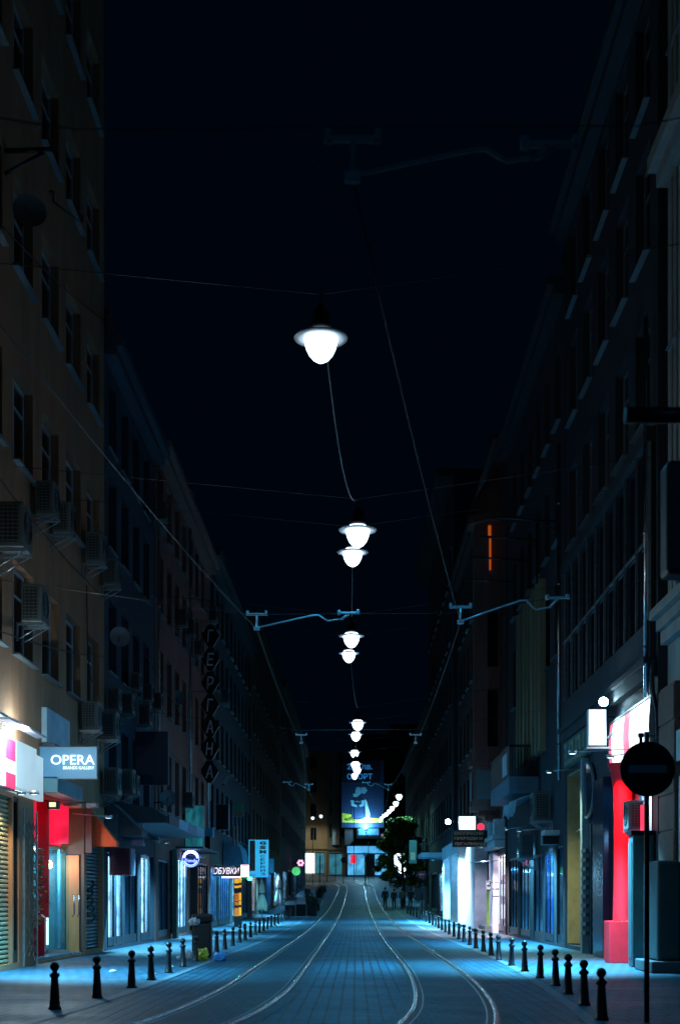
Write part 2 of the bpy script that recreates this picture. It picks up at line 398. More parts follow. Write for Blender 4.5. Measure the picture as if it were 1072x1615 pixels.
def shop(B, n, xw, s):
    """kind: lit (display window with lamp inside), shutter, door, glass (dark display)"""
    ya, yb, za, zb = s['ya'], s['yb'], s['za'], s['zb']; k = s['kind']; dp = s.get('depth', SD(s)); xi = xw - n * dp; e = .012
    if k == 'shutter':
        m = MB().use(s['mat']); st = .09; z = za + e
        while z < zb - .02:
            m.prism([(xi + n * .0, ya + e, z), (xi + n * .045, ya + e, z + st * .3), (xi + n * .045, ya + e, z + st * .7), (xi, ya + e, min(zb, z + st))], (0, yb - ya - 2 * e, 0)); z += st + .004
        return part('roller_shutter', m, B)
    if k == 'panel':
        m = MB().use(s['mat']); m.box(xi, xi - n * .05, ya + .002, yb - .002, za + .002, zb - .002)
        return part(s.get('name', 'panel'), m, B)
    if k == 'door':
        m = MB().use(s['mat']); m.box(xi, xi - n * .05, ya + .002, yb - .002, za + .002, zb - .002)
        for c in (.25, .75):
            ym = ya + (yb - ya) * c; q = (yb - ya) * .18
            m.box(xi + n * .02, xi, ym - q, ym + q, za + .2, za + (zb - za) * .4); m.box(xi + n * .02, xi, ym - q, ym + q, za + (zb - za) * .46, zb - .2)
        d = part('door', m, B); m = MB().use(M_steel); m.tube([(xi + n * .05, ya + .2, za + .95), (xi + n * .05, ya + .2, za + 1.25)], .018); part('handle', m, d); return d
    # a room behind glass
    r = s.get('room', 1.6); xb = xi - n * r
    im = s.get('mat', M_white)
    m = MB().use(im)
    y0_, y1_ = ya - s.get('wide', 0), yb + s.get('wide', 0)
    for q in ([(xi, y0_, za), (xb, y0_, za), (xb, y0_, zb), (xi, y0_, zb)], [(xi, y1_, za), (xb, y1_, za), (xb, y1_, zb), (xi, y1_, zb)],
              [(xb, y0_, za), (xb, y1_, za), (xb, y1_, zb), (xb, y0_, zb)], [(xi, y0_, zb), (xi, y1_, zb), (xb, y1_, zb), (xb, y0_, zb)], [(xi, y0_, za), (xi, y1_, za), (xb, y1_, za), (xb, y0_, za)]): m.face(q)
    room = part('shop_interior', m, B)
    L = yb - ya
    if k == 'lit':
        m = MB().use(s['lamp']); nl = max(1, round(L / 1.3))
        for i in range(nl):
            yc = ya + L * (i + .5) / nl; m.box(xi - n * .25, xi - n * min(r - .2, .6), yc - L / nl * .32, yc + L / nl * .32, zb - .07, zb - .03)
        part('ceiling_lamp', m, room)
        m = MB().use(s.get('glow') or GLOW); m.box(xi - n * .08, xi - n * (r - .1), yb - .06, yb - .03, za + .05, zb - .12); part('added_glow_panel', m, room)  # added glowing panel on the far side wall, makes the window read as lit
        for i in range(nl): plight('shop_bulb', (xi - n * .3, ya + L * (i + .5) / nl, zb - .25), s.get('e', 55), s.get('lc', (.25, .68, 1.0)), .1, room)
    # goods on display
    rnd = random.Random(int(ya * 100)); m = MB().use(mat('shop_goods_dark', (.05, .06, .08), .6)); goods = [mat('shop_goods_dark', (.05, .06, .08), .6), mat('shop_goods_blue', (.08, .2, .35), .6), mat('shop_goods_pale', (.5, .5, .52), .6), mat('shop_goods_red', (.45, .05, .07), .6)]
    for sh in range(3):
        zz = za + .25 + sh * (zb - za) * .27
        m.use(goods[2]); m.box(xb + n * .02, xb + n * .4, ya + .1, yb - .1, zz - .02, zz)
        y = ya + .15
        while y < yb - .35:
            w = rnd.uniform(.1, .28); m.use(rnd.choice(goods)); m.box(xb + n * .08, xb + n * .3, y, y + w, zz + .003, zz + rnd.uniform(.12, .4)); y += w + rnd.uniform(.04, .2)
    part('display_shelf', m, room)
    m = MB().use(s.get('frame', M_shopframe)); t = .06
    m.box(xi, xi + n * .06, ya + e, ya + t, za + e, zb - e); m.box(xi, xi + n * .06, yb - t, yb - e, za + e, zb - e)
    m.box(xi, xi + n * .055, ya + t, yb - t, za + e, za + .25); m.box(xi, xi + n * .055, ya + t, yb - t, zb - .1, zb - e)
    k2 = max(1, round(L / 1.1))
    for i in range(1, k2): yc = ya + L * i / k2; m.box(xi, xi + n * .05, yc - .025, yc + .025, za + .25, zb - .1)
    f = part('shop_window', m, B)
    m = MB().use(M_glass); m.box(xi + n * .02, xi + n * .028, ya + t, yb - t, za + .24, zb - .09); part('pane', m, f)
    return room
# ---------------------------------------------------------------- left row
ochre = mat('ochre_plaster', (0.42, 0.195, 0.095), .85, bump=.5, scale=1.2, streak=True, col2=(0.28, 0.135, 0.07))
navy = mat('blue_grey_plaster', (0.022, 0.045, 0.07), .8, bump=.3, scale=1.0, streak=True)
brown = mat('brown_plaster', (0.27, 0.105, 0.08), .8, bump=.3, scale=1.0, streak=True)
dkstone = mat('dark_facade_plaster', (0.028, 0.028, 0.034), .85, bump=.3, scale=.8, streak=True)
taupe = mat('taupe_plaster', (0.11, 0.055, 0.03), .85, bump=.3, scale=.8, streak=True)
cream = mat('cream_render', (0.30, 0.31, 0.28), .8, bump=.25, scale=1.5, streak=True)
bluew = mat('bluish_facade', (0.025, 0.032, 0.04), .75, bump=.25, scale=1.0, streak=True)
maroonw = mat('maroon_plaster', (0.10, 0.035, 0.026), .8, bump=.25, scale=1.0, streak=True)
shop_lamp = emit('shop_tube_white', (0.55, 0.85, 1.0), 26)
shop_lamp_b = emit('shop_tube_blue', (0.22, 0.6, 1.0), 22)
shop_lamp_w = emit('shop_tube_warm', (1.0, 0.72, 0.5), 16)
def bulb_box(): pass
red_in = mat('red_shop_lining', (0.75, 0.02, 0.05), .6)
teal_in = mat('teal_shop_lining', (0.10, 0.22, 0.26), .6)
wood = mat('orange_wood_panel', (0.50, 0.22, 0.08), .5, scale=3, streak=True)
sh_y = mat('cream_shutter_slats', (0.52, 0.47, 0.30), .4, .3, scale=6)
sh_t = mat('teal_grey_shutter_slats', (0.12, 0.17, 0.18), .45, .4, scale=2)
sh_d = mat('dark_shutter_slats', (0.04, 0.05, 0.06), .45, .4, scale=2)
def rng(a, b, st): 
    o = []; 
    while a < b: o.append(a); a += st
    return o
def S(ya, yb, zb, kind, **k): 
    d = dict(ya=ya, yb=yb, za=gz((ya + yb) / 2) + k.pop('up', .12), zb=zb + gz((ya + yb) / 2), kind=kind); d.update(k); return d

B1 = building('tall ochre apartment block with deep windows and air conditioners at the left edge', -1, 16, 38.4, 29, -6.9, ochre,
    cols=[16.6] + rng(20.35, 37, 2.6), rows=[6.4 + 3.93 * k for k in range(6)], ww=1.75, wh=1.9, frame=M_frame_w,
    shops=[S(20, 24.5, 3.3, 'glass'), S(26.2, 28.1, 3.45, 'shutter', mat=sh_y, depth=.12),
           S(28.2, 28.65, 3.5, 'glass', mat=teal_in, room=1.2), 
           S(35.9, 38.2, 3.0, 'shutter', mat=sh_t, depth=.18)],
    holes=[(29.95, 35.6, .06, 3.75, 3.2)])
# the open, lit entrance of the shop in the ochre block
t = B1; redp0 = mat('red_curtain', (.8, .01, .03), .5)
m = MB().use(red_in); m.box(-9.9, -9.86, 29.99, 35.56, .08, 3.7); part('back_wall_panel', m, t)
m = MB().use(mat('teal_wall', (.05, .2, .24), .4)); m.box(-9.8, -7.37, 35.50, 35.57, .1, 2.6); part('side_wall', m, t)
m = MB().use(redp0); m.box(-7.28, -7.0, 31.9, 31.95, 1.0, 3.7); m.box(-7.3, -7.05, 31.7, 31.72, .13, 1.0); part('curtain', m, t)
m = MB().use(wood); m.box(-7.35, -7.02, 35.50, 35.57, .1, 2.55); part('side_wall_panel', m, t)
m = MB().use(mat('dark_tile', (.12, .15, .16), .25)); m.box(-9.8, -6.95, 29.99, 35.55, .065, .12); part('entrance_floor', m, t)
m = MB().use(emit('pink_spot_glow', (1, .6, .8), 12))
for i in range(4): m.box(-7.7 - i * .12, -7.5 - i * .12, 31.6 + i * 1.05, 31.85 + i * 1.05, 2.62, 2.66)
part('ceiling_lamp', m, t)
plight('shop_bulb', (-8.3, 33.2, 2.3), 420, (.3, .75, 1), .12, t); plight('shop_bulb', (-7.3, 34.9, 2.3), 34, (1, .6, .35), .12, t)
m = MB().use(mat('shop_ceiling', (.4, .42, .45), .7)); m.box(-9.84, -7.52, 30.0, 35.5, 2.68, 2.74); part('shop_ceiling', m, t)
# red translucent header over the glass, lit from behind
m = MB().use(emit('red_backlit_film', (1.0, 0.015, 0.07), .75, .55, 1.2, (1, 4, .4))); m.box(-7.5, -7.47, 31.0, 35.45, 2.78, 3.72)
m.box(-7.47, -6.96, 33.9, 33.93, 2.78, 3.72); hd = part('shop_header_film', m, t)
m = MB().use(mat('brown_film', (.13, .07, .06), .5)); m.box(-7.40, -6.72, 35.62, 35.66, 2.62, 3.74); part('side_header_board', m, t)
m = MB().use(mat('jamb_brown', (.10, .065, .05), .6)); m.box(-9.8, -6.903, 35.575, 35.595, .1, 3.74); part('jamb_lining', m, t)
m = MB().use(emit('led_strip', (.5, .88, 1), 2.2)); m.box(-7.30, -7.25, 33.0, 33.02, .35, 2.62); part('led_strip', m, t)
m = MB().use(M_galv)
for y in (31.0, 32.3, 33.88, 35.3): m.box(-7.52, -7.46, y, y + .05, .12, 2.76)
m.box(-7.515, -7.465, 31.05, 35.3, .12, .2); m.box(-7.515, -7.465, 31.05, 35.3, 2.7, 2.755)
m.box(-7.47, -6.93, 33.88, 33.93, .12, .2)
sw = part('shop_window', m, t)
m = MB().use(glassy('teal_shop_glass', (.72, .95, 1), .35)); m.box(-7.495, -7.485, 31.06, 33.87, .2, 2.7); m.box(-7.495, -7.485, 33.94, 35.29, .2, 2.7); m.box(-7.45, -6.95, 33.90, 33.91, .2, 2.7); part('pane', m, sw)
m = MB().use(M_steel)
for dx in (0, .12): m.tube([(-7.0 - dx, 35.2, 1.0), (-6.95 - dx, 35.15, 1.05), (-6.95 - dx, 35.15, 1.5), (-7.0 - dx, 35.2, 1.55)], .02)
part('handle', m, sw)
m = MB().use(mat('red_post', (.6, .02, .04), .4)); m.box(-7.1, -6.93, 30.0, 30.12, .1, 3.72); part('door_post', m, t)

B2 = building('dark blue terraced building with tall windows beside the ochre block', -1, 38.4, 48.2, 16.9, -6.92, navy,
    cols=rng(39.2, 47, 2.15), rows=[4.4, 7.9, 11.4, 14.2], ww=1.3, wh=2.0, reveal=.32, frame=M_frame,
    shops=[S(39.0, 40.1, 2.75, 'lit', lamp=shop_lamp, room=1.0), S(40.4, 41.5, 2.8, 'lit', lamp=shop_lamp, room=1.0), S(42.0, 44.4, 2.9, 'glass'), S(45.0, 46.9, 2.9, 'lit', lamp=shop_lamp, room=1.2), S(47.1, 48.0, 2.9, 'door', mat=mat('brown_door', (.1, .05, .03), .5))])
B3 = building('brown terraced building with drainpipes and a lit shop under long fascia boards', -1, 48.2, 66, 17.3, -6.9, brown,
    cols=rng(49, 65, 2.25), rows=[4.7, 8.2, 11.6, 14.6], ww=1.25, wh=2.1, reveal=.3,
    shops=[S(49.0, 51.6, 2.9, 'glass'), S(53.2, 57.2, 3.1, 'lit', lamp=shop_lamp, room=1.2), S(58.2, 61, 2.9, 'door', mat=sh_d), S(61.5, 65.4, 3.1, 'glass')])
B4 = building('dark terraced building behind the vertical lettered sign', -1, 66, 92, 18.0, -6.93, dkstone,
    cols=rng(67, 91, 2.6), rows=[5.0, 8.5, 12, 15], ww=1.3, wh=2.1,
    shops=[S(67, 70, 3, 'lit', lamp=shop_lamp_b, glow=GLOW_B, e=30, lc=(.1, .5, 1.0), room=1), S(71, 77, 3, 'lit', lamp=shop_lamp_b, glow=GLOW_B, e=30, lc=(.1, .5, 1.0), room=1.2), S(79, 83, 3, 'lit', lamp=shop_lamp, room=1.2), S(85, 90, 3, 'glass')])
B5 = building('taupe building with narrow windows further down the left side', -1, 92, 130, 20.5, -6.88, taupe,
    cols=rng(94, 128, 3.4), rows=[5.6, 9.2, 12.8, 16], ww=1.4, wh=2.1,
    shops=[S(93, 97, 3, 'lit', lamp=shop_lamp_w, glow=GLOW_W, e=40, lc=(1, .75, .7), room=1.2), S(99, 105, 3, 'glass'), S(108, 114, 3, 'lit', lamp=shop_lamp_b, glow=GLOW_B, e=30, lc=(.1, .5, 1.0), room=1), S(118, 126, 3, 'lit', lamp=shop_lamp, room=1)])
B6 = building('dark building at the far end of the left row before the side street', -1, 130, 194, 22.0, -6.9, dkstone,
    cols=rng(132, 192, 3.6), rows=[7.5, 11, 14.5, 18], ww=1.5, wh=2.1,
    shops=[S(133, 140, 3, 'lit', lamp=shop_lamp, room=1.2), S(144, 150, 3, 'glass'), S(155, 164, 3, 'lit', lamp=shop_lamp, room=1.2), S(168, 176, 3, 'lit', lamp=shop_lamp_b, glow=GLOW_B, e=30, lc=(.1, .5, 1.0), room=1.2)])
# ---------------------------------------------------------------- right row
stoneR = mat('rusticated_stone', (0.20, 0.11, 0.075), .85, bump=1.0, scale=2.2)
B7 = building('pale building with rusticated stone base and fluted pilasters at the right edge', 1, 17, 28.7, 26, 6.42, cream,
    cols=rng(18.2, 27, 2.9), rows=[8.6, 12.6, 18.6, 22], ww=1.4, wh=2.3, frame=M_frame_w,
    shops=[S(18.4, 21.3, 3.2, 'glass'), S(22.2, 27.0, 3.5, 'panel', mat=mat('dark_green_panel', (.05, .09, .085), .5), depth=.25)])
m = MB().use(stoneR)
for k in range(8): m.box(6.417, 6.215 + (.0 if k % 2 else .012), 27.3, 28.67, -.1 + .72 * k + .012, -.1 + .72 * (k + 1) - .012, .02)
m.box(6.417, 6.25, 27.32, 28.65, -.2, 5.7); part('stone_pier', m, B7)
m = MB().use(cream)
m.box(6.41, 6.16, 17.05, 28.62, 6.9, 7.12); m.box(6.41, 6.03, 17.05, 28.66, 7.13, 7.32); m.box(6.41, 6.25, 17.05, 28.6, 6.62, 6.88)
m.box(6.41, 6.16, 17.05, 28.60, 16.0, 16.3); m.box(6.41, 5.98, 17.05, 28.64, 16.31, 16.6)
part('string_course', m, B7)
m = MB().use(cream)
for y in (27.2, 27.62, 28.04): m.box(6.41, 6.34, y, y + .26, 7.34, 15.95, .03)
for y in (27.2, 27.62, 28.04): m.box(6.41, 6.34, y, y + .26, 16.62, 25.3, .03)
part('fluted_pilaster', m, B7)
m = MB().use(mat('pale_window_surround', (.5, .52, .5), .6))
m.box(6.41, 6.30, 22.0, 27.2, 3.55, 3.8); m.box(6.41, 6.30, 26.98, 27.22, .1, 3.54); m.box(6.41, 6.26, 26.0, 27.25, 4.1, 4.7); part('door_surround', m, B7)

B8 = building('dark building over the red fronted shop with a glazed bay', 1, 28.7, 41.2, 21.3, 6.22, bluew,
    cols=rng(29.5, 40, 2.4), rows=[11.6, 15.2, 18.4], ww=1.5, wh=2.3,
    shops=[S(29.2, 30.6, 3.9, 'lit', lamp=shop_lamp, room=1.2), S(31.4, 33.4, 3.2, 'lit', mat=red_in, lamp=shop_lamp, room=1.0), S(35.4, 36.2, 3.6, 'glass'), S(37.6, 41.0, 5.1, 'door', mat=mat('olive_door', (.13, .125, .08), .7), depth=.9)])
m = MB().use(bluew); m.box(6.217, 6.02, 28.8, 41.0, 6.02, 6.3); m.box(6.217, 5.94, 28.8, 41.05, 6.303, 6.42); m.box(6.217, 6.0, 28.85, 40.9, 10.9, 11.2); m.box(6.217, 6.08, 28.85, 40.9, 6.425, 7.2)
part('bay_ledge', m, B8)
m = MB().use(M_galv)
for y in rng(28.9, 41, 1.3): m.box(6.12, 6.06, y, y + .06, 7.2, 10.9)
m.box(6.115, 6.065, 28.9, 40.9, 8.9, 8.95)
bw = part('bay_window', m, B8)
m = MB().use(M_pane); m.box(6.21, 6.13, 28.9, 40.8, 7.21, 10.89); part('pane', m, bw)
m = MB().use(mat('olive_lining', (.42, .30, .14), .8)); m.box(6.225, 7.1, 40.93, 40.99, .15, 5.08); m.box(6.24, 7.1, 37.62, 40.9, 5.04, 5.08); part('doorway_lining', m, B8)
B9 = building('dark bluish building with fluted strips, a balcony and drainpipes', 1, 41.2, 57, 19.8, 6.2, dkstone,
    cols=rng(42.2, 56, 2.3), rows=[8.9, 12.4, 16], ww=1.2, wh=2.3,
    shops=[S(41.7, 43.0, 3.1, 'glass', room=.7), S(43.6, 45.6, 3.0, 'lit', mat=mat('blue_shop_lining', (.04, .2, .5), .6), lamp=shop_lamp_b, glow=GLOW_B, e=30, lc=(.1, .5, 1.0), room=.8), S(46.3, 48.6, 3.0, 'glass', room=.8), S(49.6, 52.6, 3.0, 'glass'), S(53.3, 56.4, 3.1, 'glass', room=.8)])
M_olive = mat('olive_striped_cladding', (.30, .28, .16), .6, streak=True)
m = MB().use(M_olive)
for i in range(9): m.box(6.197, 5.98 - (i % 3) * .03, 45.4 + i * .72, 45.68 + i * .72, 6.3, 11.9)
part('cladding_strip', m, B9)
B10 = building('pale ornate building with a round oriel and the brightly lit shopfront', 1, 57, 84, 20.5, 6.15, maroonw,
    cols=rng(65, 82, 2.6), rows=[5.8, 9.4, 13, 16.2], ww=1.3, wh=2.3,
    shops=[S(57.2, 61.4, 3.4, 'lit', mat=mat('pink_curtain', (.75, .55, .55), .8), lamp=shop_lamp_w, glow=GLOW_W, e=40, lc=(1, .75, .7), room=.5), S(62.5, 64.4, 3.1, 'door', mat=mat('bright_green_door', (.30, .62, .04), .5)), S(71.7, 76.3, 3.6, 'lit', lamp=shop_lamp, room=.7), S(77.4, 82.6, 3.6, 'lit', lamp=shop_lamp, room=.9)])
B11 = building('tall dark building with deep overhanging eaves down the right side', 1, 84, 112, 27.5, 5.9, dkstone,
    cols=rng(86, 110, 2.9), rows=[6, 9.8, 13.6, 17.4, 21.2], ww=1.5, wh=2.2, cornice=.9,
    shops=[S(85.5, 90, 3, 'lit', lamp=shop_lamp_b, glow=GLOW_B, e=30, lc=(.1, .5, 1.0), room=.9), S(92, 98, 3, 'lit', lamp=shop_lamp, room=.8), S(101, 108, 3, 'glass')])
B12 = building('dark building behind the street tree at the far right', 1, 112, 172, 17.5, 6.2, dkstone,
    cols=rng(114, 170, 3.6), rows=[7, 10.5, 14], ww=1.5, wh=2.1,
    shops=[S(114, 120, 3, 'glass'), S(126, 134, 3, 'lit', lamp=shop_lamp_b, glow=GLOW_B, e=30, lc=(.1, .5, 1.0), room=1), S(144, 152, 3, 'lit', lamp=shop_lamp, room=1)])
# oriel tower on the ornate building
m = MB().use(brown)
def oct_(cx, cy, r, z): return [(cx + r * math.cos(R(22.5 + 45 * k)), cy + r * math.sin(R(22.5 + 45 * k)), z) for k in range(8)]
for z0, z1, r in ((4.9, 5.1, .55), (5.1, 5.3, .85), (5.3, 5.5, 1.25), (5.5, 7.2, 1.12), (7.2, 7.45, 1.28), (7.45, 17.6, 1.08), (17.6, 17.9, 1.35)): m.prism(oct_(6.1, 60.4, r, z0), (0, 0, z1 - z0))
m.lathe((6.1, 60.4, 17.9), [(1.3, 0), (.9, 1.0), (.35, 1.9), (.05, 2.6)], 8, False)
orl = part('oriel', m, B10)
m = MB().use(mat('oriel_panel', (.28, .28, .27), .7))
m.box(5.15, 6.0, 59.315, 59.34, 5.75, 7.0); m.box(4.985, 5.01, 60.0, 60.8, 5.75, 7.0); part('relief_panel', m, orl)
m = MB().use(M_pane)
for z in (8.0, 11.4): m.box(5.62, 6.05, 59.36, 59.39, z, z + 2.4)
part('pane', m, orl)
m = MB().use(emit('orange_lit_window', (1.0, .17, .02), .32)); m.box(5.69, 5.77, 59.33, 59.36, 15.5, 16.85); m.box(5.64, 5.77, 59.33, 59.36, 16.97, 17.4); part('lit_window', m, orl)
# white pillars and lintel at the bright shop
wpil = mat('white_painted_column', (.74, .76, .78), .6)
m = MB().use(wpil)
for y in (70.9, 76.5, 82.9): m.box(6.147, 5.24, y, y + .7, .12 + gz(y), 3.9, .02)
m.box(6.147, 5.2, 70.8, 83.7, 3.905, 4.6); part('column', m, B10)
m = MB().use(mat('pinkish_column', (.8, .66, .74), .7)); m.box(6.147, 5.55, 65.0, 70.0, .0, 4.6, .02); m.box(6.147, 5.9, 59.9, 61.6, 0, 3.5, .02); part('column', m, B10)
m = MB().use(wpil); m.box(6.147, 5.7, 57.2, 61.8, 3.62, 3.95, .03); m.box(6.147, 5.6, 57.1, 61.9, 3.96, 4.12, .02)
for y in (57.3, 59.8, 61.4): m.box(6.147, 5.68, y, y + .3, 4.13, 4.8, .05)
part('lintel', m, B10)
m = MB().use(M_plinth); m.box(6.147, 5.3, 60.3, 63.6, -.05, .18); m.box(6.147, 5.6, 60.5, 63.4, .183, .34); part('doorstep', m, B10)
# red column and boxes of the red shop
redp = mat('red_gloss_paint', (.95, .002, .012), .75)
m = MB().use(redp); m.lathe((6.0, 31.2, .95), [(.25, 0), (.23, .8), (.22, 1.6), (.22, 2.4), (.24, 2.9), (.30, 3.35), (.38, 3.5)], 24)
m.box(6.2, 5.62, 30.9, 31.5, .0, .94, .02); part('column', m, B8)
# ================================================================ far end of the street
g = gz(235)
warm = mat('warm_sandstone', (0.42, 0.33, 0.20), .85, bump=.3, scale=.5, streak=True)
pale = mat('pale_corner_render', (0.36, 0.34, 0.28), .85, bump=.3, scale=.5, streak=True)
def front_building(label, x0, x1, y, h, wm, cols, rows, ww, wh, gx=None, depth=12, lit=()):
    """building whose front faces the camera; ground floor bays gx = [(xa, xb, material)]"""
    B = thing('building', label, 'building', ((x0 + x1) / 2, y, gz(y)))
    m = MB().use(wm); m.box(x0, x1, y, y + depth, gz(y) - 1, h); part('wall', m, B)
    m = MB().use(wm); m.box(x0 - .1, x1 + .1, y - .4, y - .005, h - .5, h); m.box(x0, x1, y - .25, y - .005, gz(y) + 4.3, gz(y) + 4.6); part('cornice', m, B)
    for r in rows:
        for c in cols:
            m = MB().use(M_frame); m.box(c, c + ww, y - .06, y - .003, r, r + wh); w_ = part('window', m, B)
            m = MB().use(M_pane); m.box(c + .1, c + ww / 2 - .04, y - .08, y - .062, r + .1, r + wh - .1); m.box(c + ww / 2 + .04, c + ww - .1, y - .08, y - .062, r + .1, r + wh - .1); part('pane', m, w_)
    for (a, b, gm) in gx or ():
        m = MB().use(gm); m.box(a, b, y - .1, y - .004, gz(y) + .25, gz(y) + 3.6); m.use(M_dark)
        m.box(a - .05, b + .05, y - .16, y - .101, gz(y) + 3.61, gz(y) + 3.75)
        for q in range(1, max(2, int((b - a) / 1.2))): xx = a + (b - a) * q / max(2, int((b - a) / 1.2)); m.box(xx - .04, xx + .04, y - .14, y - .101, gz(y) + .2, gz(y) + 3.6)
        part('shop_window', m, B)
    return B
lw = emit('far_shop_glow_white', (.7, .9, 1.0), 3, .5, 1.2); lb = emit('far_shop_glow_blue', (.10, .5, .9), .75, .6, .8); lt = emit('far_shop_glow_teal', (.05, .3, .42), .45, .5, .8)
BF1 = front_building('sandstone building lit warm by lamps closing the left side street', -30, -4.6, 236, 27, warm, [-28, -25, -22, -19, -16, -13, -10.2, -7.6], [g + 5.8, g + 9.8, g + 13.8, g + 17.8], 1.1, 2.2,
    [(-14, -11, lt), (-10.2, -8.9, lw), (-8.5, -6.9, lw), (-6.6, -5.2, lt)])
BF2 = front_building('pale corner building with curved bay next to the billboard', -4.55, -1.75, 229, 26, pale, [-4.2, -2.8], [g + 5.9, g + 9.8, g + 13.8], 1.0, 2.2, [(-4.2, -2.2, lt)])
m = MB().use(pale); m.prism([(-3.9, 228.98, g + 4.7), (-3.7, 228.0, g + 4.7), (-2.6, 228.0, g + 4.7), (-2.4, 228.98, g + 4.7)], (0, 0, 14)); part('bay', m, BF2)
BF3 = front_building('building carrying the tall lit billboard at the end of the street', -1.7, 5.6, 227, 21, dkstone, [5.0], [g + 6.2, g + 10], .5, 2.0, [(-1.2, 1.5, lb), (3.2, 5.2, lb)])
m = MB().use(emit('cyan_fascia', (.08, .42, .8), 1.0, .3, .8)); m.box(-1.3, 5.4, 226.3, 226.9, g + 3.3, g + 4.4); part('fascia', m, BF3)
m = MB().use(emit('red_poster', (1, .03, .08), .9)); m.box(-.75, .1, 226.0, 226.2, g + 1.6, g + 3.0); part('poster', m, BF3)
m = MB().use(mat('red_brick_band', (.25, .08, .09), .8)); m.box(3.9, 5.6, 226.5, 226.995, g + 4.6, g + 6.4); part('brick_band', m, BF3)
m = MB().use(M_dark); m.box(.2, 4.0, 225.8, 226.98, g + 5.6, g + 6.0); m.box(.2, 4.0, 226.4, 226.98, g + 6.02, g + 8.3); m.box(-1.6, 5.5, 226.0, 226.99, g + 4.42, g + 4.6); q = part('roof_box', m, BF3)
m = MB().use(mat('blue_glazing', (.05, .12, .2), .2)); m.box(.5, 3.8, 226.3, 226.38, g + 6.2, g + 7.9); part('pane', m, q)
BF4 = front_building('dim corner building with a lit cornice behind the tree', 5.7, 24, 232, 31, bluew, [7, 10, 13, 16, 19], [g + 6, g + 10, g + 14, g + 18, g + 22], 1.4, 2.3, [(6.5, 9.5, lw), (10.5, 14, lb)])
BF5 = front_building('dark apartment house with pitched roof seen over the billboard', -.5, 8.2, 250, 31.5, bluew, [.5, 3, 5.5], [24, 27.5], 1.2, 2.0, depth=8)

def chimney(B, x0, x1, y0_, y1_, z0_, z1_):
    m = MB().use(dkstone); m.box(x0, x1, y0_, y1_, z0_, z1_); m.box(x0 - .1, x1 + .1, y0_ - .1, y1_ + .1, z1_ + .003, z1_ + .18); part('chimney', m, B)
for (B_, x0, x1, a, b, z0_, z1_) in ((B9, 6.6, 7.5, 43, 44.2, 19.81, 21.6), (B9, 6.5, 7.6, 51, 53.5, 19.81, 21.0), (B10, 6.5, 7.6, 66, 67.2, 20.51, 23.2), (B10, 6.4, 7.8, 74, 77, 20.51, 22.2), (B2, -8.2, -7.3, 41, 42.2, 16.91, 18.6), (B3, -8.4, -7.3, 52, 54.5, 17.31, 18.9), (B3, -8, -7.2, 61, 62, 17.31, 19.4), (B4, -8.2, -7.2, 74, 76, 18.01, 20)):
    chimney(B_, x0, x1, a, b, z0_, z1_)
# ================================================================ hanging street lamps
def bowl_mat():
    m = bpy.data.materials.new('lamp_bowl_glass'); m.use_nodes = True; N = m.node_tree.nodes; L = m.node_tree.links; N.clear()
    o = N.new('ShaderNodeOutputMaterial'); t = N.new('ShaderNodeBsdfTransparent'); e = N.new('ShaderNodeEmission'); a = N.new('ShaderNodeAddShader')
    t.inputs[0].default_value = (.85, .9, .95, 1); e.inputs[0].default_value = (.72, .9, 1, 1); e.inputs[1].default_value = 2.4
    L.new(t.outputs[0], a.inputs[0]); L.new(e.outputs[0], a.inputs[1]); L.new(a.outputs[0], o.inputs[0]); return m
M_bowl = bowl_mat()
M_shade = mat('white_enamel_shade', (.75, .78, .8), .4)
LAMP_E = 570
def make_lamp(loc, label, grp, energy, col=None):
    t = thing('street_lamp', label, 'street lamp', loc, grp)            # origin at the rim's centre
    x, y, z = loc
    m = MB().use(M_shade); m.lathe(loc, [(.225, -.012), (.30, -.02), (.38, -.012), (.385, .0), (.30, .018), (.225, .04)], 28); part('lamp_shade', m, t)
    m = MB().use(M_bowl); m.lathe(loc, [(.12, .10), (.17, .085), (.21, .055), (.235, .01), (.232, -.06), (.212, -.15), (.17, -.24), (.11, -.31), (.05, -.345), (.0, -.352)], 24); part('glass_bowl', m, t)
    m = MB().use(M_dark); m.lathe(loc, [(.0, .46), (.05, .46), (.06, .39), (.11, .37), (.12, .24), (.16, .17), (.165, .102), (.0, .102)], 20); m.tube([(x, y, z + .4), (x, y, z + .62)], .014); part('housing', m, t)
    plight('bulb', (x, y, z - .10), energy, col or LAMP_COL, .07, t, 'SPOT', 164, (0, 0, -1))
    return t
lamps = [(506, 533, 19.8), (564, 836, 27.9), (556, 871, 33.9), (554, 1003, 41), (550, 1030, 50.2), (564, 1139.5, 58), (561, 1158, 68), (559, 1186, 79.6), (560.5, 1204.5, 76), (563, 1213, 88), (559, 1222, 104.5)]
lamps2 = [(629, 1255, 108.6), (624, 1266, 123), (618, 1273.5, 138), (613.5, 1278.5, 155), (609, 1283, 165), (605, 1285.5, 178), (601.5, 1289, 190), (599, 1293, 206)]
lamps3 = [(506, 1286.5, 218), (493, 1289.5, 232), (478, 1288, 225)]
SAG = {}
ordl = sorted(lamps, key=lambda q: q[2])
lamp_obj = None; pts = []
for i, (px, py, y) in enumerate(ordl):
    p = (X(px, y), y, Z(py, y)); pts.append(p)
    lab = f'{ORD[i]} hanging lamp of the central row above the tram tracks, glowing white bell glass'
    lamp_obj = make_lamp(p, lab, 'lamps hung over the middle of the street', LAMP_E)
for i, (px, py, y) in enumerate(lamps2):
    make_lamp((X(px, y), y, Z(py, y)), f'{ORD[i]} small lamp in the slanting row of distant lamps over the street tree', 'distant lamps over the right side', LAMP_E * (1.8 if i < 3 else .9), (.25, .8, .6) if i < 3 else None)
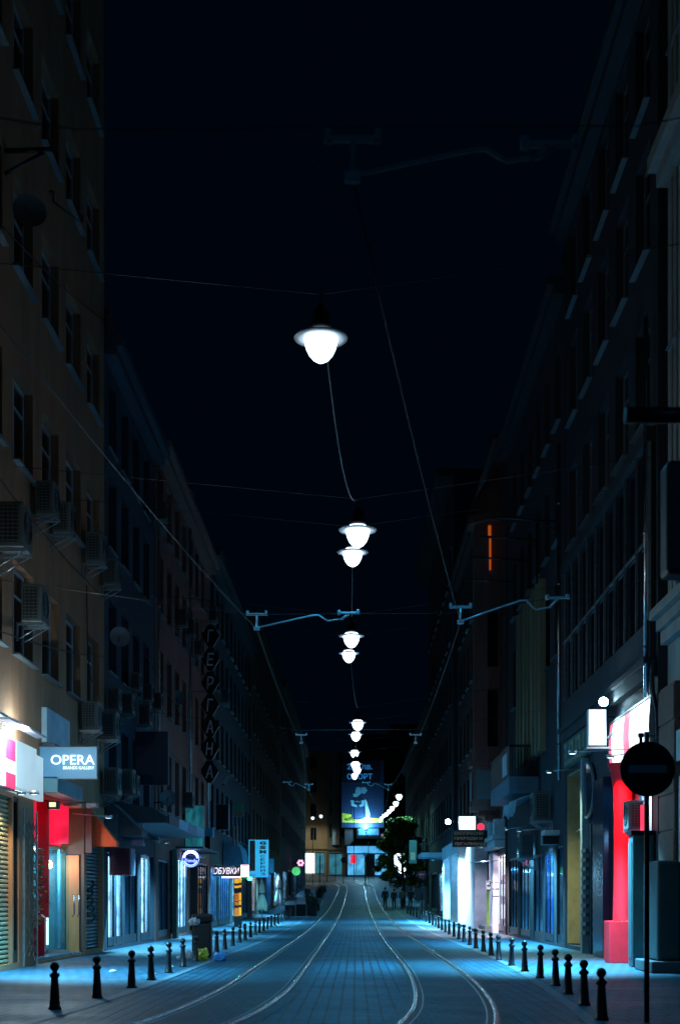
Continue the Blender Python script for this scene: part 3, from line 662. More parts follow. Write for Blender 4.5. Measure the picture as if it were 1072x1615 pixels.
for (px, py, y), w in zip(lamps3, ('rightmost', 'middle', 'leftmost')):
    make_lamp((X(px, y), y, Z(py, y)), f'{w} of the three small lamps hanging before the warm sandstone building', 'lamps of the side street', LAMP_E * 1.8, (.75, .68, .5))
make_lamp((-.3, -3, 9.4), 'hanging lamp behind the viewpoint', 'lamps hung over the middle of the street', LAMP_E * 1.3)
# span wires and supply cables
M_wire = mat('wire_rubber', (.03, .035, .04), .5)
M_cable = mat('dull_copper_wire', (.02, .026, .032), .6, .3)
WX0, WX1 = -6.88, 6.15
for i, p in enumerate(pts):
    m = MB().use(M_wire); top = p[2] + .62
    m.tube([(WX0, p[1] + .3, top + .75), (p[0], p[1], top), (WX1 if p[1] < 84 else 5.85, p[1] - .3, top + .8)], .007, 4)
    solo('span_wire', m, f'thin wire across the street carrying the {ORD[i]} central lamp', 'wire', 'wires carrying the central lamps')
def cable(a, b, sag, r=.012, n=14):
    a, b = Vector(a), Vector(b); return [a.lerp(b, t / n) - Vector((0, 0, sag * 4 * (t / n) * (1 - t / n))) for t in range(n + 1)], r
for i, (a, b, sag) in enumerate(((0, 1, .9), (2, 3, .7), (4, 5, .6), (6, 7, .3), (8, 9, .3))):
    A = (pts[a][0], pts[a][1], pts[a][2] + .6); Bp = (pts[b][0], pts[b][1], pts[b][2] + .62)
    m = MB().use(mat('grey_cable_sheath', (.2, .23, .25), .5)); q, r = cable(A, Bp, sag); m.tube(q, .011, 5)
    solo('supply_cable', m, f'drooping cable joining the {ORD[a]} and {ORD[b]} central lamps', 'cable', 'cables between the central lamps')
# ---- tram contact wires with pull-off arms
M_arm = mat('pull_off_arm_metal', (.70, .76, .78), .35, .5)
supL = [(8.4, -2.9, 5.8), (22.7, X(405, 22.7), Z(992, 22.7)), (41.0, X(475, 41), Z(1172, 41)), (60, X(487, 60), Z(1246, 60)), (84, X(510, 84), Z(1290, 84)), (120, -1.7, 7.4), (160, -1.7, 9), (196, -2.2, 10.5)]
supR = [(8.4, X(556, 8.4), Z(282, 8.4)), (21.2, X(726, 21.2), Z(982, 21.2)), (40.2, X(655, 40.2), Z(1172, 40.2)), (62, X(612, 62), Z(1246, 62)), (86, 1.75, 6.7), (120, 1.8, 7.4), (160, 1.8, 9), (196, 1.6, 10.5)]
for sup, w in ((supL, 'left'), (supR, 'right')):
    m = MB().use(M_cable)
    P = []
    for (a, b) in zip(sup, sup[1:]):
        q, _ = cable((a[1], a[0], a[2]), (b[1], b[0], b[2]), .12, n=6); P += q if not P else q[1:]
    m.tube(P, .006, 5)
    solo('contact_wire', m, f'tram contact wire above the {w} pair of rails', 'wire', 'tram contact wires')
def pulloff(y, x, z, dx, w, far=False, rise=.35, M_arm=M_arm):
    """span wire clamp with a T insulator, a bent rod and a second clamp"""
    t = thing('pull_off_arm', w, 'wire bracket', (x, y, z), 'pull-off arms of the contact wires')
    m = MB().use(M_arm); zt = z + .2
    m.box(x - .16, x + .16, y - .02, y + .02, zt, zt + .035, .006); m.box(x - .17, x - .13, y - .03, y + .03, zt + .0, zt + .075, .006); m.box(x + .13, x + .17, y - .03, y + .03, zt, zt + .075, .006)
    m.tube([(x, y, z), (x, y, zt + .02)], .018); m.box(x - .05, x + .05, y - .03, y + .03, z - .04, z + .02, .008); part('wire_clamp', m, t)
    if dx:
        s = 1 if dx > 0 else -1; L = abs(dx); m = MB().use(M_arm)
        q = [(0, 0), (.25, .10), (.60, .235), (.66, .24), (.72, .17), (.76, .13), (.86, .155), (.90, .16)]
        m.tube([(x + s * L * a, y, z + rise * 1.0 * b / .30) for a, b in q], .014, 6); part('registration_rod', m, t)
        m = MB().use(M_arm); xe = x + s * L; ze = z + rise * .85
        m.tube([(x + s * L * .9, y, z + rise * .53), (x + s * L * .985, y, ze)], .02); m.box(xe - .2, xe + .14, y - .018, y + .018, ze, ze + .035, .005)
        m.box(xe - .21, xe - .16, y - .03, y + .03, ze - .01, ze + .06, .006); m.box(xe + .10, xe + .15, y - .03, y + .03, ze, ze + .07, .006); part('wire_clamp', m, t)
    return t
pulloff(supL[1][0], supL[1][1], supL[1][2] + .02, 1.52, 'bent pull-off arm left of the central lamps, its free end just above two lamps', rise=.26)
pulloff(supR[1][0], supR[1][1], supR[1][2] + .02, 1.50, 'bent pull-off arm reaching to the right building, at the height of the glazed bay', rise=.40)
pulloff(supR[0][0], supR[0][1], supR[0][2] + .02, 1.22, 'faint pull-off arm high in the dark sky above all the lamps', rise=.2, M_arm=mat('dimmed_arm_metal', (.30, .34, .36), .7))  # darker copy of the arm metal; weak lamp light is put into its colour
pulloff(supL[2][0], supL[2][1], supL[2][2] + .02, 0, 'short T shaped wire clamp on the left contact wire, higher of the two')
pulloff(supR[2][0], supR[2][1], supR[2][2] + .02, 0, 'short T shaped wire clamp on the right contact wire, higher of the two')
pulloff(supL[3][0], supL[3][1], supL[3][2] + .02, -.9, 'distant clamp with a stub arm on the left contact wire')
pulloff(supR[3][0], supR[3][1], supR[3][2] + .02, -.95, 'distant clamp with a stub arm on the right contact wire')
for i, (y, z, zl) in enumerate(((8.4, 6.0, 6.3), (22.2, 5.93, 6.15), (40.5, 6.35, 6.5), (61, 6.55, 6.7))):
    m = MB().use(M_wire); m.tube([(WX0, y, zl + .5), (-1.7, y, z), (1.7, y, z + .02), (6.12, y, zl + .55)], .0045, 4)
    solo('span_wire', m, f'{ORD[i]} thin span wire holding the tram contact wires from wall to wall', 'wire', 'span wires of the contact wires')

# ================================================================ bollards
def bollard_parts():
    m = MB().use(M_black); m.lathe((0, 0, 0), [(.0, 0), (.082, 0), (.082, .02), (.068, .04), (.057, .20), (.044, .395), (.044, .40), (.061, .41), (.064, .43), (.057, .45), (.034, .463), (.032, .485), (.0, .485)], 18)
    b = MB().use(M_black); b.lathe((0, 0, .538), [(.0, .060), (.026, .054), (.045, .038), (.055, .017), (.058, 0), (.054, -.02), (.040, -.041), (.026, -.052), (.0, -.054)], 18)
    return m.mesh('post'), b.mesh('ball_finial')
bp_, bf_ = bollard_parts()
left_b = [(17.5, X(87, 17.5)), (19.6, X(154, 19.6)), (21.9, X(208, 21.9)), (24.1, X(239, 24.1)), (26.6, X(266, 26.6)), (29.2, X(289, 29.2)), (31.9, X(309, 31.9)), (37.0, X(342, 37)), (40.0, X(355, 40)), (43.4, X(367, 43.4)), (46.8, X(378, 46.8)), (50.2, X(387, 50.2)), (53.6, X(395, 53.6)), (57, X(403, 57)), (60.4, X(409.5, 60.4)), (63.8, X(416, 63.8)), (67.2, X(422, 67.2)), (70.6, X(428, 70.6)), (74, X(433.5, 74)), (77.4, X(438.5, 77.4)), (80.8, X(443.5, 80.8)), (84.2, X(448, 84.2)), (87.6, X(452, 87.6)), (91, X(456, 91)), (94.4, X(459.5, 94.4))]
right_b = [(15.9, X(948, 15.9)), (18.2, X(921, 18.2)), (20.4, X(895, 20.4)), (22.5, X(876, 22.5)), (24.8, X(851, 24.8)), (27.2, X(827, 27.2)), (29.6, X(806, 29.6)), (32.5, X(786, 32.5)), (35.4, X(774, 35.4)), (38.2, X(762, 38.2)), (41, X(750, 41)), (44.4, X(740.5, 44.4)), (47.8, X(731, 47.8)), (51.2, X(723, 51.2)), (54.6, X(715.5, 54.6)), (58, X(708, 58)), (61.4, X(702, 61.4)), (64.8, X(696.5, 64.8)), (68.2, X(691.5, 68.2)), (71.6, X(687, 71.6)), (75, X(682, 75)), (78.4, X(677, 78.4)), (81.8, X(672, 81.8)), (85.2, X(667, 85.2)), (88.6, X(662, 88.6)), (92, X(657, 92)), (95.4, X(652, 95.4)), (98.8, X(647, 98.8)), (102, X(642.5, 102))]
for rowp, side in ((left_b, 'left'), (right_b, 'right')):
    for i, (y, x) in enumerate(rowp):
        o = thing('bollard', f'{ORD[i]} black ball-topped bollard of the row along the {side} pavement', 'bollard', (x, y, gz(y) + .004), f'bollards along the {side} pavement')
        put('post', bp_, o, (0, 0, 0)); put('ball_finial', bf_, o, (0, 0, 0))
        o.rotation_euler = (R(random.uniform(-1.5, 1.5)), R(random.uniform(-1.5, 1.5)), random.uniform(0, 3))

# ================================================================ round no entry sign, near right
y0 = 15.6; xs = X(1020, y0); zc = Z(1213, y0)
t = thing('no_entry_sign', 'large unlit round no entry sign on a tall pole before the red shop', 'road sign', (xs, y0, 0))
m = MB().use(M_dark); m.tube([(xs, y0 + .03, 0), (xs, y0 + .03, zc + .42)], .03, 12); part('pole', m, t)
m = MB().use(mat('unlit_red_enamel', (.06, .010, .02), .45)); m.prism([(xs + .295 * math.cos(a), y0 - .02, zc + .295 * math.sin(a)) for a in [2 * math.pi * k / 40 for k in range(40)]], (0, .02, 0)); pl = part('sign_plate', m, t)
m = MB().use(mat('unlit_white_bar', (.6, .66, .7), .5)); m.box(xs - .215, xs + .215, y0 - .026, y0 - .0205, zc - .045, zc + .045); part('white_bar', m, pl)
m = MB().use(M_dark)
a_ = [2 * math.pi * k / 40 for k in range(41)]; m.tube([(xs + .298 * math.cos(a), y0 - .01, zc + .298 * math.sin(a)) for a in a_], .012, 6, False); part('rim', m, pl)
m = MB().use(M_black); m.tube([(xs - .06, y0 + .06, zc + .27), (xs - .06, y0 + .06, zc + .40)], .02); m.box(xs - .09, xs - .03, y0 + .03, y0 + .09, zc + .36, zc + .41, .008)
m.tube([(xs - .06, y0 + .06, zc + .385), (xs + .11, y0 + .06, zc + .375)], .008); part('bracket', m, t)
# dark signal head and arm close to the camera at the right edge
y0 = 8.6
t = thing('traffic_signal', 'dark traffic signal head seen from behind under a horizontal arm at the right edge', 'traffic signal', (2.35, y0, 0))
m = MB().use(M_dark); m.tube([(2.35, y0, 0), (2.35, y0, 4.5)], .07, 12); m.tube([(2.35, y0, Z(655, y0)), (X(985, y0), y0, Z(655, y0))], .05, 12); part('mast', m, t)
m = MB().use(M_black); m.box(X(1046, y0), X(1046, y0) + .36, y0 - .1, y0 + .12, Z(910, y0), Z(732, y0), .03); hd_ = part('signal_head', m, t)
m = MB().use(M_black)
for k in range(3): zc_ = Z(910, y0) + .12 + k * .22; m.tube([(X(1046, y0) + .18, y0 + .12, zc_), (X(1046, y0) + .18, y0 + .26, zc_)], .1, 14, False)
part('visor', m, hd_)
m = MB().use(M_dark); m.tube([(X(1046, y0) + .3, y0, Z(732, y0)), (X(1046, y0) + .3, y0, Z(655, y0))], .02); part('hanger', m, t)

# ================================================================ air conditioners
M_ac = mat('ac_casing', (.12, .125, .115), .5, scale=4); M_grille = mat('ac_grille', (.02, .025, .03), .5)
def ac_meshes(n, L=.52, H=.62, D=.34):
    """n: outward direction; origin at the wall, unit spans y -L/2..L/2"""
    a = MB().use(M_ac); x0, x1 = n * .1, n * (.1 + D); a.box(x0, x1, -L/2, L/2, 0, H, .02)
    g = MB().use(M_grille); fg = MB().use(M_grille); ys = -L/2 - .004
    g.box(n * (.13), n * (.1 + D - .06), ys - .004, ys, .06, H - .06)
    g.use(M_ac)
    for k in range(9): z = .09 + k * (H - .18) / 8; g.box(n * .13, n * (.1 + D - .06), ys - .014, ys - .0045, z - .006, z + .006)
    for k in range(4): xx = .17 + k * (D - .14) / 3; g.box(n * xx - .005, n * xx + .005, ys - .018, ys - .0145, .06, H - .06)
    fg.tube([(x1 + n * .003, .0 + .21 * math.cos(q), H/2 + .21 * math.sin(q)) for q in [2 * math.pi * k / 20 for k in range(21)]], .012, 5, False)
    for rr in (.08, .16): fg.tube([(x1 + n * .003, .0 + rr * math.cos(q), H/2 + rr * math.sin(q)) for q in [2 * math.pi * k / 16 for k in range(17)]], .008, 4, False)
    bs = []
    for yy in (-L * .33, L * .33):
        b = MB().use(M_galv); bs.append(b); b.box(0, n * (.12 + D), yy - .02, yy + .02, -.045, -.003); b.box(0, n * .03, yy - .02, yy + .02, -.3, -.046); b.tube([(n * .02, yy, -.28), (n * (.08 + D), yy, -.05)], .01, 5)
    return a.mesh('casing'), g.mesh('side_grille'), fg.mesh('fan_guard'), bs[0].mesh('bracket'), bs[1].mesh('bracket')
acL = ac_meshes(1); acR = ac_meshes(-1)
def ac(px0, px1, py0, py1, where, side=-1, y=None, s=None, xw=-6.9):
    """placed on the wall where the photo shows it; near end at px0"""
    if y is None: y = abs(xw) * 2200 / abs(560 - (px0 if side < 0 else px1))
    k = y / 2200; H = (py1 - py0) * k; s = s or max(.75, min(1.45, H / .62))
    o = thing('air_conditioner', 'air conditioner ' + where, 'air conditioner', (xw, y + .26 * s, Z(py1, y)), 'air conditioners on the facades')
    for nme, me in zip(('casing', 'side_grille', 'fan_guard', 'bracket', 'bracket'), acL if side < 0 else acR): put(nme, me, o, (0, 0, 0))
    o.scale = (s, s, s); return o
for a in [(-14, 40, 790, 862, 'by the far left edge, largest and nearest of the ochre wall'), (48, 88, 757, 810, 'high on the ochre wall, upper one of the touching pair'), (76, 111, 790, 840, 'high on the ochre wall, lower one of the touching pair'),
          (128, 160, 838, 886, 'at the middle height of the ochre wall with a cable hanging below'), (156, 187, 880, 922, 'at the corner of the ochre wall beside the blue building'),
          (24, 57, 920, 980, 'inside a window opening of the ochre wall near the left edge'), (123, 155, 1105, 1150, 'low on the ochre wall just above the blue-grey sign'),
          (153, 186, 1122, 1165, 'low at the ochre corner with a bright gleam on its front')]:
    ac(*a)
for a in [(165, 188, 1085, 1118, 'on the blue building, first of the middle row'), (187, 206, 1093, 1125, 'on the blue building, second of the middle row'), (214, 232, 1110, 1142, 'on the blue building, behind the big blank sign'),
          (157, 182, 1210, 1252, 'above the grey canopy, nearest of three'), (183, 198, 1212, 1250, 'above the grey canopy, middle of three'), (196, 215, 1222, 1252, 'above the grey canopy, furthest of three'),
          (202, 218, 1060, 1086, 'on the blue building, upper row first'), (222, 238, 1078, 1103, 'on the blue building, upper row second'), (237, 250, 1092, 1117, 'on the blue building, beside the brown facade'),
          (243, 258, 790, 818, 'small, high under the dark eaves on the left'), (277, 290, 960, 985, 'small, on the brown facade above the lettered sign'), (291, 303, 978, 1000, 'small, on the brown facade level with the lettered sign top'),
          (303, 314, 1010, 1032, 'small, against the brown facade just left of the lettered sign'), (288, 302, 1249, 1272, 'above the teal box sign'), (326, 341, 955, 978, 'small, above the top of the lettered sign'), (345, 358, 1085, 1108, 'small, right of the lettered sign')]:
    ac(*a)
for a in [(843, 872, 1240, 1294, 'big, casing turned to the street on the right wall over a dark box'), (828, 847, 1313, 1353, 'pale, hanging low on the right wall under the cloth awning')]:
    o = ac(*a, side=1, xw=6.2)
o = ac(993, 1022, 1262, 1308, 'under the glowing curved sign beside the red column', side=1, xw=6.2)
# satellite dishes
def dish(px, py, y, r, lab, side=-1):
    t = thing('satellite_dish', lab, 'satellite dish', (X(px, y), y, Z(py, y)), 'satellite dishes'); c = Vector((X(px, y), y, Z(py, y)))
    m = MB().use(mat('dish_metal', (.20, .23, .25), .5, .3)); m.lathe((0, 0, 0), [(.0, .0), (r * .4, r * .03), (r * .75, r * .11), (r, r * .2), (r * 1.01, r * .21), (r * .98, r * .19)], 24)
    M = Matrix.Translation(c) @ Matrix.Rotation(R(84), 4, 'X') @ Matrix.Rotation(R(20), 4, 'Y'); 
    for v in m.bm.verts: v.co = M @ v.co
    part('reflector', m, t)
    m = MB().use(M_dark); wx = -6.88 if side < 0 else 6.18
    m.tube([c + Vector((0, .02, -r * .5)), c + Vector((0, -r * .9, -r * .25)), c + Vector((0, -r * .95, 0))], .015, 5); m.tube([c, c + Vector((0, .15, -r * .3)), (wx, y + .2, c.z - r * .5)], .025, 6); part('arm', m, t)
dish(47, 335, 28.5, .34, 'big dim satellite dish high on the ochre wall')
dish(265, 1259, 47.5, .28, 'dark satellite dish over the fascia boards')
dish(189, 1005, 39.5, .29, 'dim satellite dish at the corner of the blue building')
dish(280, 1101, 54, .29, 'dim satellite dish on the brown facade')
dish(361, 1233, 72, .28, 'small pale satellite dish right of the lettered sign')
# drainpipes
def pipe(x, y, z0, z1, lab, r=.05, m_=None):
    m = MB().use(m_ or M_galv); m.tube([(x, y, z0), (x, y, z1)], r, 10)
    z = z0 + 1.0
    while z < z1: m.tube([(x, y, z), (x, y, z + .06)], r * 1.25, 10); z += 2.4
    solo('drainpipe', m, lab, 'pipe', 'drainpipes')
pipe(6.05, 41.5, 5.0, 15, 'shiny drainpipe at the end of the glazed bay on the right', .055, M_steel)
pipe(6.05, 46.5, 6.3, 14, 'thin drainpipe beside the olive cladding strips', .04, M_steel)
pipe(6.03, 28.98, 5.6, 13.5, 'bright drainpipe between the stone corner and the glazed bay', .05, M_steel)
pipe(-6.8, 48.4, 3.4, 16.5, 'drainpipe between the blue and the brown facade', .05)
pipe(-6.8, 57.6, 3.4, 16.8, 'drainpipe in the middle of the brown facade', .05)
pipe(-6.8, 64.5, 4, 12, 'pole-like drainpipe beside the lettered sign', .06)
for i, (px, py, y) in enumerate(((890, 822, 43), (858, 852, 46.5), (838, 884, 50), (806, 918, 54))):
    m = MB().use(M_black); x1 = 6.19; x0 = x1 - 2.0; z = Z(py, y); m.tube([(x1, y, z), (x0, y, z + .12)], .035, 8); m.tube([(x1, y, z - .25), (x0 + 1.2, y, z + .04)], .02, 6)
    solo('bracket_pole', m, f'dark pole projecting level from the dark upper facade, {("upper", "second", "third", "lowest")[i]} of four', 'pole', 'poles projecting from the right facade')
# ================================================================ signs and awnings, left side
E_white = emit('white_letter_glow', (.75, .93, 1.0), 1.25)
def blade(name, lab, cat, px0, px1, py0, py1, y, face, side=-1, th=.12, frame=M_frame, wallx=None, brackets=True):
    """board standing out from the wall, facing along the street"""
    x0, x1, z0, z1 = X(px0, y), X(px1, y), Z(py1, y), Z(py0, y)
    t = thing(name, lab, cat, ((x0 + x1) / 2, y, z0))
    m = MB().use(frame); m.box(x0, x1, y + .012, y + th, z0, z1, .01); part('box_frame', m, t)
    m = MB().use(face); m.box(x0 + .02, x1 - .02, y, y + .011, z0 + .02, z1 - .02); f = part('face', m, t)
    if brackets:
        m = MB().use(M_dark); wx = wallx if wallx is not None else (-6.9 if side < 0 else 6.2); e = x0 if side < 0 else x1
        for z in (z0 + (z1 - z0) * .2, z0 + (z1 - z0) * .8): m.tube([(wx, y + th / 2, z), (e + side * -.02, y + th / 2, z)], .018, 6)
        part('bracket', m, t)
    return t, f, (x0, x1, z0, z1)
steelblue = emit('steel_blue_board_glow', (.09, .36, .62), .26, .25, 1.5)  # faint glow stands in for the floodlight falling on the board
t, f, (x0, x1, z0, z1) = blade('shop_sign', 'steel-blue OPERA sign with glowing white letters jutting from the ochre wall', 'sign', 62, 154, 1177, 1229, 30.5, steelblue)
text_part('lettering', 'OPERA', .3, (x0 + .74, 30.485, z0 + .425), f, E_white, fit=(.96, .215), bold=.003)
text_part('lettering', 'BRANDS GALLERY', .1, (x0 + .87, 30.485, z0 + .25), f, E_white, fit=(.68, .07), bold=.001)
t = thing('fascia_sign', 'white fascia box with OPERA in relief letters along the ochre wall above the red shop', 'sign', (-6.6, 30, 3.3))
m = MB().use(emit('white_sheet_flood_glow', (.62, .86, .95), .55, .15, 1.0)); m.box(-6.895, -6.80, 28.3, 30.45, 3.55, 4.5); m.box(-6.895, -6.45, 26.6, 28.28, 3.56, 4.45); part('fascia_box', m, t)  # floodlit look of the box put in as a glow of its own
m = MB().use(mat('dark_sign_strip', (.03, .05, .08), .4)); m.box(-6.895, -6.62, 30.75, 33.4, 4.52, 4.86); q = part('letter_strip', m, t)
text_part('lettering', 'OPERA', .3, (-6.60, 32.0, 4.69), q, E_white, face='left', fit=(2.2, .28))
m = MB().use(mat('pale_blue_panel', (.45, .60, .68), .5)); m.box(-6.895, -6.78, 30.7, 33.2, 4.88, 5.65); part('upper_panel', m, t)
m = MB().use(mat('teal_panel', (.10, .24, .28), .5)); m.box(-6.895, -6.5, 30.5, 33.3, 3.76, 4.1); part('lower_panel', m, t)
t = thing('lit_sign', 'glowing red and white striped light box at the bottom left edge', 'sign', (-6.3, 24, 3.3))
m = MB().use(M_galv); m.box(-6.9, -6.32, 20, 25.9, 3.42, 4.35); part('box_frame', m, t)
m = MB(); ew = emit('sign_white_glow', (.8, .93, 1.0), 1.8, .25, 1.0); er = emit('sign_red_glow', (1.0, .05, .16), 1.1, .3, 1.5)
for k, (a, b, mm) in enumerate(((3.45, 3.72, er), (3.72, 3.95, ew), (3.95, 4.10, er), (4.10, 4.33, er))):
    m.use(mm); m.box(-6.318, -6.29, 25.15, 25.88, a, b - .005); m.use(ew); m.box(-6.318, -6.29, 20.05, 25.14, a, b - .005)
part('face', m, t)
t = thing('floodlight', 'pair of long white floodlight arms above the light box at the left edge', 'floodlight', (-6, 26, 4.6))
m = MB().use(mat('pinkish_white_metal', (.75, .68, .72), .4)); m.box(-6.3, -6.16, 22, 26.6, 4.62, 4.67); m.box(-6.12, -5.93, 24, 26.8, 4.50, 4.54)
m.tube([(-6.9, 25, 4.75), (-6.1, 25, 4.6)], .015, 5); m.tube([(-6.9, 26.4, 4.75), (-6.0, 26.4, 4.55)], .015, 5); part('arm', m, t)
m = MB().use(emit('flood_tube', (.6, .88, 1.0), 22)); m.box(-6.62, -6.50, 23.5, 26.3, 4.47, 4.50); part('tube_lamp', m, t); plight('flood_bulb', (-6.55, 27.9, 4.72), 120, (.6, .88, 1), .06, t); plight('flood_bulb', (-5.95, 25.2, 4.45), 240, (.6, .88, 1), .06, t)
def awning(lab, px0, px1, pyt, pyb, y0, y1, m_, cat='awning'):
    xa, xb, zt, zb = X(px0, y0), X(px1, y0), Z(pyt, y0), Z(pyb, y0)
    m = MB().use(m_); m.prism([(xa, y0, zt), (xa + .12, y0, zt), (xb, y0, zb + .12), (xb, y0, zb), (xa, y0, zb)], (0, y1 - y0, 0)); return solo('awning', m, lab, cat)
awning('orange-brown wedge awning over the grey graffiti shutter', 131, 184, 1272, 1335, 35.9, 36.3, mat('orange_awning', (.95, .11, .025), .8, bump=.2))
m = MB().use(mat('maroon_panel', (.16, .02, .025), .6)); m.box(-7.0 + .1, X(205, 39.2), 39.2, 39.9, Z(1380, 39.2), Z(1338, 39.2)); m.use(mat('mauve_edge', (.3, .3, .42), .6)); m.box(X(205, 39.2) + .002, X(207.5, 39.2), 39.2, 39.9, Z(1380, 39.2), Z(1338, 39.2)); solo('awning', m, 'dark maroon box awning above the first white-lit doorway', 'awning')
# canopies with coloured boards
t = thing('canopy', 'long grey canopy with blue and mauve boards over the left shops', 'canopy', (-6.4, 44, 3.5))
greyc = mat('grey_canopy', (.055, .062, .07), .6, scale=1.5); blu = mat('blue_board', (.05, .22, .34), .5); mau = mat('mauve_board', (.36, .32, .46), .6); blu2 = mat('light_blue_board', (.12, .42, .56), .5)
m = MB().use(greyc); m.prism([(-6.89, 38.6, 3.2), (-6.89, 38.6, 4.15), (-6.7, 38.6, 4.1), (-5.9, 38.6, 3.35), (-5.9, 38.6, 3.2)], (0, 1.0, 0))
m.prism([(-6.89, 39.7, 3.62), (-6.89, 39.7, 4.25), (-5.75, 39.7, 4.05), (-5.35, 39.7, 3.8), (-5.35, 39.7, 3.62)], (0, 9.2, 0)); part('roof', m, t)
m = MB().use(blu); m.box(-6.6, X(208, 39.6), 39.6, 39.69, Z(1334, 39.6), Z(1297, 39.6)); m.use(mau); m.box(X(208, 39.6) + .003, X(226, 39.6), 39.6, 39.69, Z(1334, 39.6), Z(1299, 39.6))
for k, mm in enumerate((greyc, blu2, mau, blu2)): m.use(mm); m.box(-5.348, -5.30, 39.8 + k * 2.3, 42.05 + k * 2.3, 3.60, 3.86 + .02 * k)
part('board', m, t)
t, f, q = blade('hanging_sign', 'big blank dark navy sign board hanging over the blue building', 'sign', 213, 266, 1153, 1238, 43.7, mat('navy_board', (.012, .018, .045), .5))
t, f, q = blade('box_sign', 'teal metal box sign above the ring neon, brushed and blank', 'sign', 292, 321, 1270, 1337, 56.5, emit('teal_sheet_gleam', (.03, .30, .38), .34, .7, 2.2, (2.5, 1, .5)), th=.5)  # gleam of neighbouring lamps on the metal, put in as a streaky glow
m = MB().use(blu2); m.box(X(322, 57.5), X(336, 57.5), 57.5, 57.9, Z(1320, 57.5), Z(1306, 57.5)); m.use(M_black); m.box(X(322, 57.6), X(332, 57.6), 57.45, 57.49, Z(1340, 57.6), Z(1319, 57.6)); solo('small_sign', m, 'small pale blue and black box sign right of the teal box sign', 'sign')
m = MB().use(greyc); m.box(-6.89, X(320, 53.5), 53.5, 60, Z(1338, 53.5), Z(1335, 53.5)); solo('canopy', m, 'thin flat canopy edge right above the ring neon', 'canopy')
# ring neon
yn = 55.5; c = (X(301, yn), yn, Z(1354, yn)); t = thing('neon_sign', 'round blue ring neon sign with a script word', 'neon sign', (c[0], yn, c[2] - .35))
m = MB().use(mat('deep_blue_disc', (.01, .02, .09), .4)); m.prism([(c[0] + .35 * math.cos(a), yn + .02, c[2] + .35 * math.sin(a)) for a in [2 * math.pi * k / 32 for k in range(32)]], (0, .08, 0)); part('disc', m, t)
nb = emit('neon_blue', (.18, .25, 1.0), 4.5); nw = emit('neon_white', (.6, .7, 1.0), 6)
m = MB().use(nw)
for k in range(9):
    a = R(15 + k * 18.5); m.box(c[0] + .27 * math.cos(a) - .035, c[0] + .27 * math.cos(a) + .035, yn - .02, yn, c[2] + .27 * math.sin(a) - .05, c[2] + .27 * math.sin(a) + .05)
m.use(nb); m.tube([(c[0] + .27 * math.cos(R(a)), yn, c[2] + .27 * math.sin(R(a))) for a in range(200, 345, 12)], .022, 5); m.tube([(c[0] + .33 * math.cos(R(a)), yn, c[2] + .33 * math.sin(R(a))) for a in range(0, 361, 15)], .012, 5)
part('neon_tube', m, t); text_part('lettering', 'Trendy', .2, (c[0], yn - .02, c[2] - .1), t, nb, fit=(.48, .17), shear=.3)
m = MB().use(M_dark); m.tube([(-6.9, yn + .06, c[2] + .3), (c[0], yn + .06, c[2] + .3)], .02); part('bracket', m, t)
# vertical lettered diamonds
yg = 62.7
t = thing('vertical_sign', 'tall sign of stacked black diamonds spelling ГЕРГАНА on a pole at the brown facade', 'sign', (X(332, yg), yg, Z(1240, yg)))
mdia = mat('black_diamond_plate', (.008, .010, .015), .4); mrim = mat('grey_letter_paint', (.95, .93, .9), .5, .3)
for i, (ch, py) in enumerate(zip('ГЕРГАНА', (1003, 1040, 1077, 1112, 1146, 1181, 1217))):
    cx, cz = X(332 - i * .3, yg), Z(py, yg); w, h = .42, .50
    m = MB().use(mdia); m.prism([(cx - w, yg, cz), (cx - w * .3, yg, cz + h), (cx + w * .3, yg, cz + h), (cx + w, yg, cz), (cx + w * .3, yg, cz - h), (cx - w * .3, yg, cz - h)], (0, .12, 0)); d = part('diamond_plate', m, t)
    m = MB().use(mrim); P = [(cx + w, yg - .01, cz), (cx + w * .3, yg - .01, cz - h), (cx - w * .3, yg - .01, cz - h), (cx - w, yg - .01, cz)]; m.tube(P[:2], .022, 4); m.tube(P[2:], .007, 4); part('rim', m, d)
    text_part('lettering', ch, .55, (cx, yg - .02, cz), d, mrim, fit=(.34 if ch != 'Г' else .3, .58), bold=.006, shear=.12)
m = MB().use(M_galv); m.tube([(X(331, yg), yg + .16, Z(1262, yg)), (X(331, yg), yg + .16, Z(985, yg))], .04, 8)
for py in (1010, 1060, 1130, 1200): m.tube([(-6.9, yg + .16, Z(py, yg)), (X(331, yg), yg + .16, Z(py, yg))], .02, 6)
part('pole', m, t)
t, f, q = blade('black_box_sign', 'black box sign with a pale edge under the satellite dish', 'sign', 335, 361, 1268, 1309, 70, M_black, th=.3, frame=mat('pale_sign_edge', (.35, .38, .38), .5))
t, f, (x0, x1, z0, z1) = blade('green_sign', 'small unlit green and orange sign behind the black box sign', 'sign', 362, 384, 1267, 1288, 80, mat('green_board', (.05, .22, .14), .5))
m = MB().use(mat('orange_board', (.35, .13, .05), .5)); m.box(x0 + .02, x1 - .02, 79.98, 79.998, z0 + .02, z0 + .22); part('stripe', m, f)
